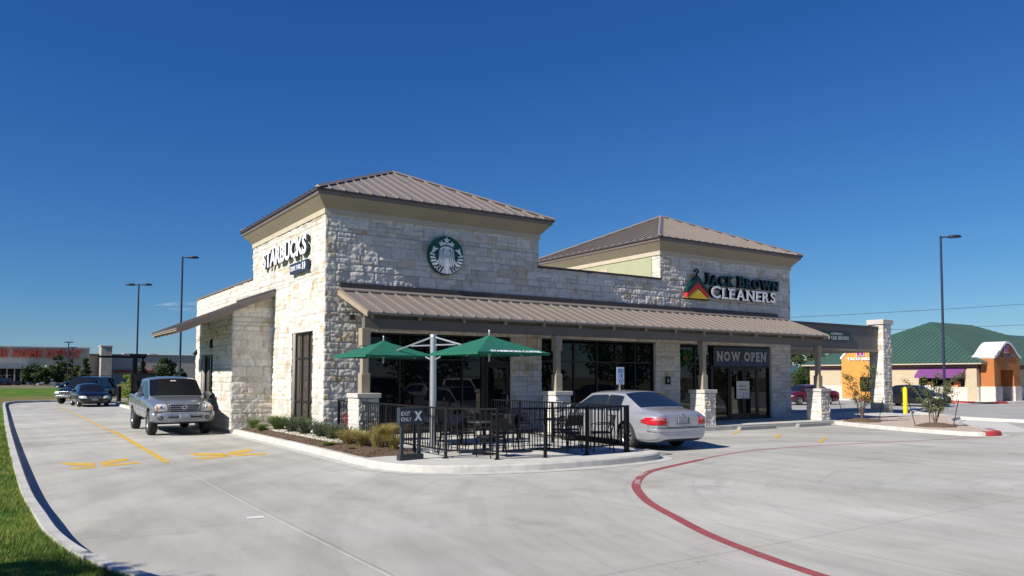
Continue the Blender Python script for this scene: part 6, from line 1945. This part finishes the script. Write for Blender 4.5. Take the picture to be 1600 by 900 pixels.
# verge between lane and building rear
vg = smooth_path([(6.52, 31.6), (6.5, 40), (6.4, 52), (6.55, 56.2), (7.2, 58.8), (8.8, 60.2), (12, 60.6), (30, 60.6)], 4)
sweep_kerb('verge_kerb', vg, -1, w=.16, h=.15, skirt=.1)
vi = offset_path(vg, -.14)
sheet('verge_lawn', vi + [(30, 38.6), (7.75, 38.6), (7.75, 31.6)], .148, M['lawn'])
leaf_tree('yellow_shrub', 8.3, 64.0, .1, 1.9, .75, 1400, 'leaf_yel', 'bright yellow green shrub between the SUV and the menu board', 'shrub', seed=21, trunk_r=.03, lsz=.07, crown_lo=.1)
M['leaf_yel'] = leaf_mat('leaf_yellow', (.16, .20, .02), (.30, .33, .04), 3)
for o in CH.get('yellow_shrub', []):
    if o.name.startswith('crown'): o.data.materials[0] = M['leaf_yel']

# ================================================================== right: service canopy with tall pillar
r = empty('service_canopy', (34, 24, 0), 0, 'dark bronze flat service canopy carried by the tall pillar right of the shop building', 'canopy')
RI = Matrix.Translation((-34, -24, 0))
def rp(o):
    setpar(o, r); o.matrix_parent_inverse = RI; return o
M['bronze'] = mat('bronze_panel', (.135, .125, .115), .6, var=.08, scale=.8)
mb = MB(); mb.box(29.02, 38.5, 22.88, 27.6, 3.30, 4.46); rp(mb.build('fascia', M['bronze']))
mb = MB(); mb.box(29.01, 38.52, 22.82, 27.66, 4.462, 4.56); rp(mb.build('coping', M['gutter']))
mb = MB(); mb.box(29.03, 38.49, 22.90, 27.58, 3.22, 3.298); rp(mb.build('soffit', M['cove']))
mb = MB(); mb.box(29.03, 38.49, 22.85, 22.88, 3.24, 3.34); rp(mb.build('lower_trim', M['wood']))
for (py0) in (22.6,):
    w = Wall()
    w.sheet((38.2, py0, .0), (1, 0, 0), (0, 0, 1), (0, -1, 0), .78, 4.66, (), seed=int(py0 * 7), res=.035, rough=1.2)
    w.sheet((38.2, py0 + .78, .0), (0, -1, 0), (0, 0, 1), (-1, 0, 0), .78, 4.66, (), seed=int(py0 * 9), res=.035)
    w.box(38.214, 38.98, py0 + .014, py0 + .78, 0, 4.66)
    rp(w.build('stone_pillar'))
    mb = MB(); mb.box(38.12, 39.06, py0 - .08, py0 + .86, 4.662, 4.92); rp(bevel(mb.build('pillar_cap', M['castcap']), .015, 1))
s = wsign('service_sign', frame_front(33.45, 22.86, 3.70), 'dark green in-car service sign on the bronze canopy', 'sign')
mb = MB(); mb.box(0, 2.25, 0, .46, 0, .05); mb.build('panel', M['dkgreen'], s)
mb = MB(); plain_text(mb, 'EXPRESS', .9, .11, .004, 0, .052, .01, .65, .30); slab_text(mb, 'TO CAR SERVICE', 1.95, .17, .004, 0, None, .052, .02)
n0 = 0
mb2 = MB(); slab_text(mb2, 'TO CAR SERVICE', 1.95, .17, .004, 0, None, .052, .02)
k = len(mb2.v)
mb.v[-k:] = [(x + .15, y + .07, z) for x, y, z in mb.v[-k:]]
mb.build('lettering', mat('sign_grey_print', (.5, .52, .52), .6), s, fix=False)
r = empty('bollard', (39.45, 22.2, .0), 0, 'yellow steel bollard right of the tall stone pillar', 'bollard')
mb = MB(); mb.lathe([(.11, 0), (.11, 1.30), (.09, 1.37), (.05, 1.41), (0, 1.42)], (0, 0, 0), 'Z', 20); mb.build('post', M['bollard'], r)

# ================================================================== right: green-roofed restaurant
M['cream'] = mat('cream_stucco', (.47, .385, .265), .9, var=.05)
M['brown'] = mat('brown_stucco', (.17, .11, .085), .9, var=.06)
M['groof'] = mat('green_roof', (.050, .105, .078), .45, var=.08, scale=.4)
M['purple'] = mat('purple_awning', (.17, .045, .19), .7, var=.08)
M['orange'] = mat('orange_stucco', (.62, .28, .06), .85, var=.07)
M['orange_shaded'] = mat('orange_stucco_shaded', (.42, .15, .04), .85, var=.08)  # same orange stucco, with the shade on the entrance face put into the colour
M['wstone'] = mat('white_block', (.58, .53, .47), .9, var=.14, scale=4, bump=.3)
r = empty('restaurant', (75, 37, .0), 0, 'cream restaurant with green metal roof, orange gables and purple awnings', 'building')
RI = Matrix.Translation((-75, -37, 0))
X0, X1, Y0, Y1 = 61.5, 86.0, 29.0, 43.4
mb = MB(); mb.box(X0, X1, Y0, Y1, 1.2, 2.58); rp(mb.build('wall', M['cream']))
mb = MB(); mb.box(X0 - .08, X1, Y0 - .08, Y1, 0, 1.2); rp(mb.build('stone_base', M['wstone']))
mb = MB(); mb.box(X0 - .03, X1, Y0 - .03, Y1, 2.581, 2.66); rp(mb.build('purple_trim', M['purple']))
mb = MB(); mb.box(X0 + .02, X1, Y0 + .02, Y1, 2.661, 2.93); rp(mb.build('frieze', M['brown']))
mb = MB(); mb.box(X0 - .55, X1 + .5, Y0 - .55, Y1 + .5, 2.931, 3.05); rp(mb.build('eave', M['trim_cream']))
ex0, ex1, ey0, ey1, ez = X0 - .6, X1 + .6, Y0 - .6, Y1 + .6, 3.052
ym = (ey0 + ey1) / 2; hw = (ey1 - ey0) / 2; rx0, rx1, rz_ = 68.7, 76.0, 6.83
mb = MB(); c4 = [(ex0, ey0, ez), (ex1, ey0, ez), (ex1, ey1, ez), (ex0, ey1, ez)]
A, B = (rx0, ym, rz_), (rx1, ym, rz_)
mb.add(c4 + [A, B], [(0, 1, 5, 4), (1, 2, 5), (2, 3, 4, 5), (3, 0, 4), (3, 2, 1, 0)])
def seams(p0, p1, q0, q1, n_, th=.02):
    p0, p1, q0, q1 = map(Vector, (p0, p1, q0, q1))
    for k in range(1, n_):
        t = k / n_; a = p0.lerp(p1, t)
        # run straight up the slope until it meets the hip
        yield a, t
up_dir_front = Vector((0, hw, rz_ - ez)); up_dir_left = Vector((rx0 - ex0, 0, rz_ - ez))
for k in range(1, 60):
    x = ex0 + (ex1 - ex0) * k / 60
    f = min(1, (x - ex0) / (rx0 - ex0), (ex1 - x) / (ex1 - rx1))
    a = Vector((x, ey0, ez)); b2 = a + up_dir_front * f * .995
    mb.tube([a + Vector((0, -.0, .03)), b2 + Vector((0, 0, .03))], .014, 4, cap=False)
for k in range(1, 40):
    yv = ey0 + (ey1 - ey0) * k / 40
    f = min((yv - ey0) / hw, (ey1 - yv) / hw)
    a = Vector((ex0, yv, ez)); b2 = a + up_dir_left * f * .995
    mb.tube([a + Vector((0, 0, .03)), b2 + Vector((0, 0, .03))], .014, 4, cap=False)
rp(mb.build('roof', M['groof'], fix=False))
mb = MB()
mb.add([(84, 30, 3.06), (110, 30, 3.06), (110, 52, 3.06), (84, 52, 3.06), (91, 41, 6.7), (102, 41, 6.7)], [(0, 1, 5, 4), (1, 2, 5), (2, 3, 4, 5), (3, 0, 4), (3, 2, 1, 0)])
rp(mb.build('rear_roof', M['groof']))
# left orange gable wall
yc = 38.05; prof = [(yc - 1.75, 0), (yc - 1.75, 3.45)]
for k in range(7): 
    t = k / 6; prof.append((yc - 1.75 + 1.05 * t, 3.45 + .78 * (sin(t * pi / 2))))
for k in range(7):
    t = 1 - k / 6; prof.append((yc + 1.75 - 1.05 * t, 3.45 + .78 * (sin(t * pi / 2))))
prof.append((yc + 1.75, 0))
mb = MB(); n = len(prof)
mb.add([(60.85, y_, z_) for y_, z_ in prof] + [(62.6, y_, z_) for y_, z_ in prof], [tuple(range(n)), tuple(range(n, 2 * n))[::-1]] + [(i, (i + 1) % n, (i + 1) % n + n, i + n) for i in range(n)])
rp(mb.build('gable', M['orange']))
mb = MB()
tp = prof[1:-1]; n = len(tp)
mb.add([(60.78, y_, z_ + .0) for y_, z_ in tp] + [(60.78, yc + (y_ - yc) * 1.06, z_ + .14) for y_, z_ in tp] + [(62.65, y_, z_) for y_, z_ in tp] + [(62.65, yc + (y_ - yc) * 1.06, z_ + .14) for y_, z_ in tp],
       [(i, i + 1, i + 1 + n, i + n) for i in range(n - 1)] + [(i + n, i + 1 + n, i + 1 + 3 * n, i + 3 * n) for i in range(n - 1)])
rp(mb.build('gable_cap', M['white']))
mb = MB(); mb.box(60.80, 60.849, 37.0, 38.1, .75, 1.95); rp(mb.build('service_window', M['glass']))
# front entrance at the corner
xc = 63.85; pr2 = []
for k in range(15):
    t = -1 + 2 * k / 14
    pr2.append((xc + 2.05 * t, 3.35 + 1.15 * (.5 + .5 * cos(pi * t)) ** .8))
mb = MB()
fr_ = [(xc - 2.0, 0)] + pr2 + [(xc + 2.0, 0), (xc + 1.05, 0), (xc + 1.05, 2.5), (xc - 1.05, 2.5), (xc - 1.05, 0)]
n = len(fr_)
mb.add([(x, 27.95, z_) for x, z_ in fr_] + [(x, 28.9, z_) for x, z_ in fr_], [tuple(range(n))[::-1], tuple(range(n, 2 * n))] + [(i, (i + 1) % n, (i + 1) % n + n, i + n) for i in range(n)])
rp(mb.build('entrance', M['orange_shaded']))
n = len(pr2)
mb = MB()
mb.add([(x, 27.85, z_ + .01) for x, z_ in pr2] + [(xc + (x - xc) * 1.04, 27.85, z_ + .17) for x, z_ in pr2] + [(x, 29.5, z_ + .01) for x, z_ in pr2] + [(xc + (x - xc) * 1.04, 29.5, z_ + .17) for x, z_ in pr2],
       [(i, i + 1, i + 1 + n, i + n) for i in range(n - 1)] + [(i + n, i + n + 1, i + 1 + 3 * n, i + 3 * n) for i in range(n - 1)] + [(0, n, 3 * n, 2 * n), (n - 1, 2 * n - 1, 4 * n - 1, 3 * n - 1)])
rp(mb.build('entrance_cap', M['white']))
for sx_ in (-1, 1):
    mb = MB(); mb.box(xc + sx_ * 1.55 - .53, xc + sx_ * 1.55 + .53, 27.86, 28.92, 0, 1.25)
    rp(mb.build('stone_base', M['wstone']))
mb = MB(); mb.box(xc - 1.0, xc - .45, 28.91, 28.96, .02, 2.4); mb.box(xc - .35, xc + 1.0, 28.93, 28.97, .02, 2.45); 
rp(mb.build('door', M['frame']))
mb = MB(); mb.box(xc - 1.04, xc + 1.04, 28.895, 28.905, 0, 2.49)
rp(mb.build('door_recess', M['orange_shaded']))
# windows with purple awnings and pilasters
def awning(y0, y1):
    mb = MB()
    mb.add([(X0 - .03, y0, 2.62), (X0 - .03, y1, 2.62), (X0 - .75, y1, 2.05), (X0 - .75, y0, 2.05), (X0 - .75, y1, 1.88), (X0 - .75, y0, 1.88), (X0 - .03, y0, 1.88), (X0 - .03, y1, 1.88)],
           [(0, 1, 2, 3), (3, 2, 4, 5), (0, 3, 5, 6), (1, 7, 4, 2)])
    rp(mb.build('awning', M['purple']))
    mb = MB(); mb.box(X0 - .06, X0 - .032, y0 + .1, y1 - .1, .95, 1.88); f = rp(mb.build('window', M['glass']))
    rr_ = random.Random(4)
    for k, (yy, cc_) in enumerate(((y1 - .9, (.7, .72, .75)), (y1 - 1.1, (.55, .2, .08)), (y0 + .55, (.6, .3, .06)), (y0 + .35, (.5, .1, .04)))):
        pm = MB(); pm.box(X0 - .067, X0 - .061, yy, yy + .5, 1.05 + .25 * (k % 2), 1.3 + .3 * (k % 2))
        po = pm.build('poster', mat('poster_colour', cc_, .6, var=.3, scale=8)); po.parent = f; CH.setdefault(f.name, []).append(po)
awning(29.85, 33.4)
mb = MB(); mb.box(X0 - .12, X0 - .02, 29.0, 29.7, 0, 2.6); rp(mb.build('pilaster', M['cream']))
mb = MB()
mb.add([(61.9, Y0 - .05, 2.5), (61.3, Y0 - .05, 2.5), (61.3, Y0 - .6, 2.05), (62.4, Y0 - .6, 2.05)], [(0, 1, 2, 3)])
s = wsign('restaurant_sign', Matrix(((0, 0, -1, 60.80), (-1, 0, 0, 39.2), (0, 1, 0, 3.36), (0, 0, 0, 1))), 'white restaurant lettering on the orange gable, partly behind the tall pillar')
mb = MB(); plain_text(mb, 'TACO BELL', 2.15, .24, .05, 0, 0, .03); mb.build('lettering', M['white'], s, fix=False)
s = wsign('bell_sign', Matrix(((0, 0, -1, 60.80), (-1, 0, 0, 38.35), (0, 1, 0, 3.70), (0, 0, 0, 1))), 'square purple bell emblem above the white lettering on the orange gable')
def bell(s, w_):
    mb = MB(); mb.box(0, w_, 0, w_ * .95, 0, .05); mb.build('panel', mat('sign_white', (.7, .68, .68), .5), s)
    mb = MB(); mb.box(w_ * .07, w_ * .93, w_ * .07, w_ * .88, .051, .06); mb.build('ground', mat('sign_purple', (.16, .03, .20), .5), s)
    mb = MB(); q = [(.25, .22), (.75, .22), (.70, .34), (.66, .55), (.58, .72), (.5, .76), (.42, .72), (.34, .55), (.30, .34)]
    mb.add([(x * w_, y * w_, .062) for x, y in q], [tuple(range(9))]); mb.build('bell', mat('sign_pink', (.65, .06, .22), .5), s, fix=False)
    mb = MB(); mb.add([(w_ * (.5 + .07 * cos(a)), w_ * (.2 + .06 * sin(a)), .063) for a in np.linspace(0, 5.8, 12)], [tuple(range(12))]); mb.build('clapper', M['yellowface'], s, fix=False)
bell(s, .72)
s = wsign('bell_sign', frame_front(xc - .45, 27.93, 3.78), 'small bell emblem on the orange entrance gable')
bell(s, .62)
s = wsign('restaurant_sign', frame_front(xc - 1.0, 27.93, 3.46), 'dark lettering across the orange entrance gable')
mb = MB(); plain_text(mb, 'Taco Bell', 2.0, .28, .04, 0, 0, .015); mb.build('lettering', mat('sign_violet_grey', (.10, .09, .13), .4), s, fix=False)
# far low building and trees behind, between the shop and the pillar
r = empty('low_building', (74, 58, 0), 0, 'low brown building with a green roof behind the maroon coupe', 'building')
RI = Matrix.Translation((-74, -58, 0))
mb = MB(); mb.box(72, 80, 55.2, 66, 0, 2.4); rp(mb.build('wall', M['brown']))
mb = MB(); mb.box(71.95, 80.05, 55.15, 66.05, 1.0, 1.2); rp(mb.build('wall_band', M['trim_cream']))
mb = MB(); mb.add([(71.4, 54.6, 2.41), (80.6, 54.6, 2.41), (80.6, 66.6, 2.41), (71.4, 66.6, 2.41), (76, 59, 3.9), (76, 62, 3.9)], [(0, 1, 4), (1, 2, 5, 4), (2, 3, 5), (3, 0, 4, 5), (3, 2, 1, 0)]); rp(mb.build('roof', M['groof']))
leaf_tree('tree', 69.9, 49.6, 0, 4.7, 1.7, 3200, 'leaf_dark', 'dark leafy tree seen through the gap beside the last canopy post', seed=31, lsz=.16, crown_lo=.05, trunk_r=.14)
leaf_tree('tree', 92, 69, 0, 7.6, 4.2, 3000, 'leaf_mid', 'tall pale green tree behind the low brown building', seed=33, lsz=.3, crown_lo=.12, trunk_r=.2)
leaf_tree('tree', 100, 66, 0, 7.2, 4.2, 3000, 'leaf_dark', 'second tall tree behind the restaurant roof, right of the pale one', seed=35, lsz=.3, crown_lo=.12, trunk_r=.2)
leaf_tree('tree', 86, 74, 0, 7.0, 4.0, 2400, 'leaf_mid', 'tree just visible past the right corner of the shop building', seed=37, lsz=.3, crown_lo=.12, trunk_r=.2)

# overhead line on two poles
r = empty('power_line', (88, 73.5, 0), 0, 'overhead cables crossing the sky on the right between two wooden poles', 'power line')
RI = Matrix.Translation((-88, -73.5, 0))
Pa, Pb = Vector((86.5, 74.2, 10.0)), Vector((160, 24.5, 16.2))
def cable(a, b, sag):
    pts = []
    for k in range(25):
        t = k / 24; p = a.lerp(b, t); p.z -= sag * 4 * t * (1 - t); pts.append(p)
    mb = MB(); mb.tube(pts, .028, 5); rp(mb.build('cable', M['gutter']))
cable(Pa, Pb, .55); cable(Pa - Vector((0, 0, 1.9)), Pb - Vector((0, 0, 4.0)), .6)
mb = MB(); mb.tube([(86.5, 74.2, 0), (86.5, 74.2, 10.2)], .15, 8); rp(mb.build('pole', M['bark']))
mb = MB(); mb.tube([(160, 24.5, -.5), (160, 24.5, 16.5)], .18, 8); rp(mb.build('pole', M['bark']))

# what the shop windows mirror: parked cars, and unseen trees added to darken reflections
for (x, y, a, src, l) in ((18.6, 1.2, 84, v, 'dark SUV parked across the lot, mirrored at the left of the shop windows'), (21.9, .6, -96, SILVER, 'silver sedan parked across the lot, mirrored in the shop windows'), (25.0, 1.4, 82, v, 'second SUV parked across the lot, mirrored in the shop windows'), (34, 2.5, -90, BLACK, 'dark sedan parked far across the lot, mirrored in the right windows')):
    cc = place_copy(src, x, y, .004, radians(a), l, grp='cars parked across the lot')
    if 'second' in l: recolour(cc, paint('white_paint_car', (.6, .6, .6), 0, .3))
for i, (x, y, h, cr) in enumerate(((6, -34, 8, 4.5), (17, -38, 9, 5), (28, -36, 8.5, 5), (40, -34, 9, 5.2), (52, -31, 8.5, 5), (65, -30, 9, 5.5), (80, -26, 9, 5.5), (96, -24, 9.5, 6))):
    leaf_tree('reflection_tree', x, y, 0, h, cr, 2600, 'leaf_dark' if i % 2 else 'leaf_mid', 'tree of the added unseen row behind the viewpoint, darkening the window reflections', seed=200 + i, lsz=.34, crown_lo=.06, trunk_r=.2, group='added row of trees mirrored in the windows')

# thin cloud low on the left
def cloud():
    m = bpy.data.materials.new('thin_cloud'); m.use_nodes = True
    N, L = m.node_tree.nodes, m.node_tree.links
    for n_ in list(N):
        if n_.type != 'OUTPUT_MATERIAL': N.remove(n_)
    out = [n_ for n_ in N if n_.type == 'OUTPUT_MATERIAL'][0]
    d = N.new('ShaderNodeBsdfDiffuse'); d.inputs[0].default_value = (.85, .85, .88, 1)
    t = N.new('ShaderNodeBsdfTransparent'); ms = N.new('ShaderNodeMixShader')
    lw = N.new('ShaderNodeLayerWeight'); lw.inputs[0].default_value = .5
    tc = N.new('ShaderNodeTexCoord'); no = N.new('ShaderNodeTexNoise'); no.inputs['Scale'].default_value = 2.2; no.inputs['Detail'].default_value = 6
    L.new(tc.outputs['Object'], no.inputs['Vector'])
    mr = N.new('ShaderNodeMapRange'); mr.inputs['From Min'].default_value = .95; mr.inputs['From Max'].default_value = .1; mr.inputs['To Max'].default_value = .20
    L.new(lw.outputs['Facing'], mr.inputs['Value'])
    m2 = N.new('ShaderNodeMapRange'); m2.inputs['From Min'].default_value = .35; m2.inputs['From Max'].default_value = .6; L.new(no.outputs['Fac'], m2.inputs['Value'])
    mm = N.new('ShaderNodeMath'); mm.operation = 'MULTIPLY'; L.new(mr.outputs[0], mm.inputs[0]); L.new(m2.outputs[0], mm.inputs[1])
    L.new(mm.outputs[0], ms.inputs[0]); L.new(t.outputs[0], ms.inputs[1]); L.new(d.outputs[0], ms.inputs[2]); L.new(ms.outputs[0], out.inputs[0])
    mb = MB()
    seg, rg_ = 40, 20
    vs = [(cos(2 * pi * i / seg) * sin(pi * j / rg_), sin(2 * pi * i / seg) * sin(pi * j / rg_), cos(pi * j / rg_)) for j in range(rg_ + 1) for i in range(seg)]
    mb.add(vs, [(j * seg + i, j * seg + (i + 1) % seg, (j + 1) * seg + (i + 1) % seg, (j + 1) * seg + i) for j in range(rg_) for i in range(seg)], 0, True)
    o = mb.build('cloud', m)
    D = 2600
    o.location = (.205 * D, .975 * D, .083 * D + 2); o.scale = (150, 60, 17); o.rotation_euler = (0, radians(0), va + .05)
    o.visible_shadow = True
    tag(o, kind='structure')
cloud()
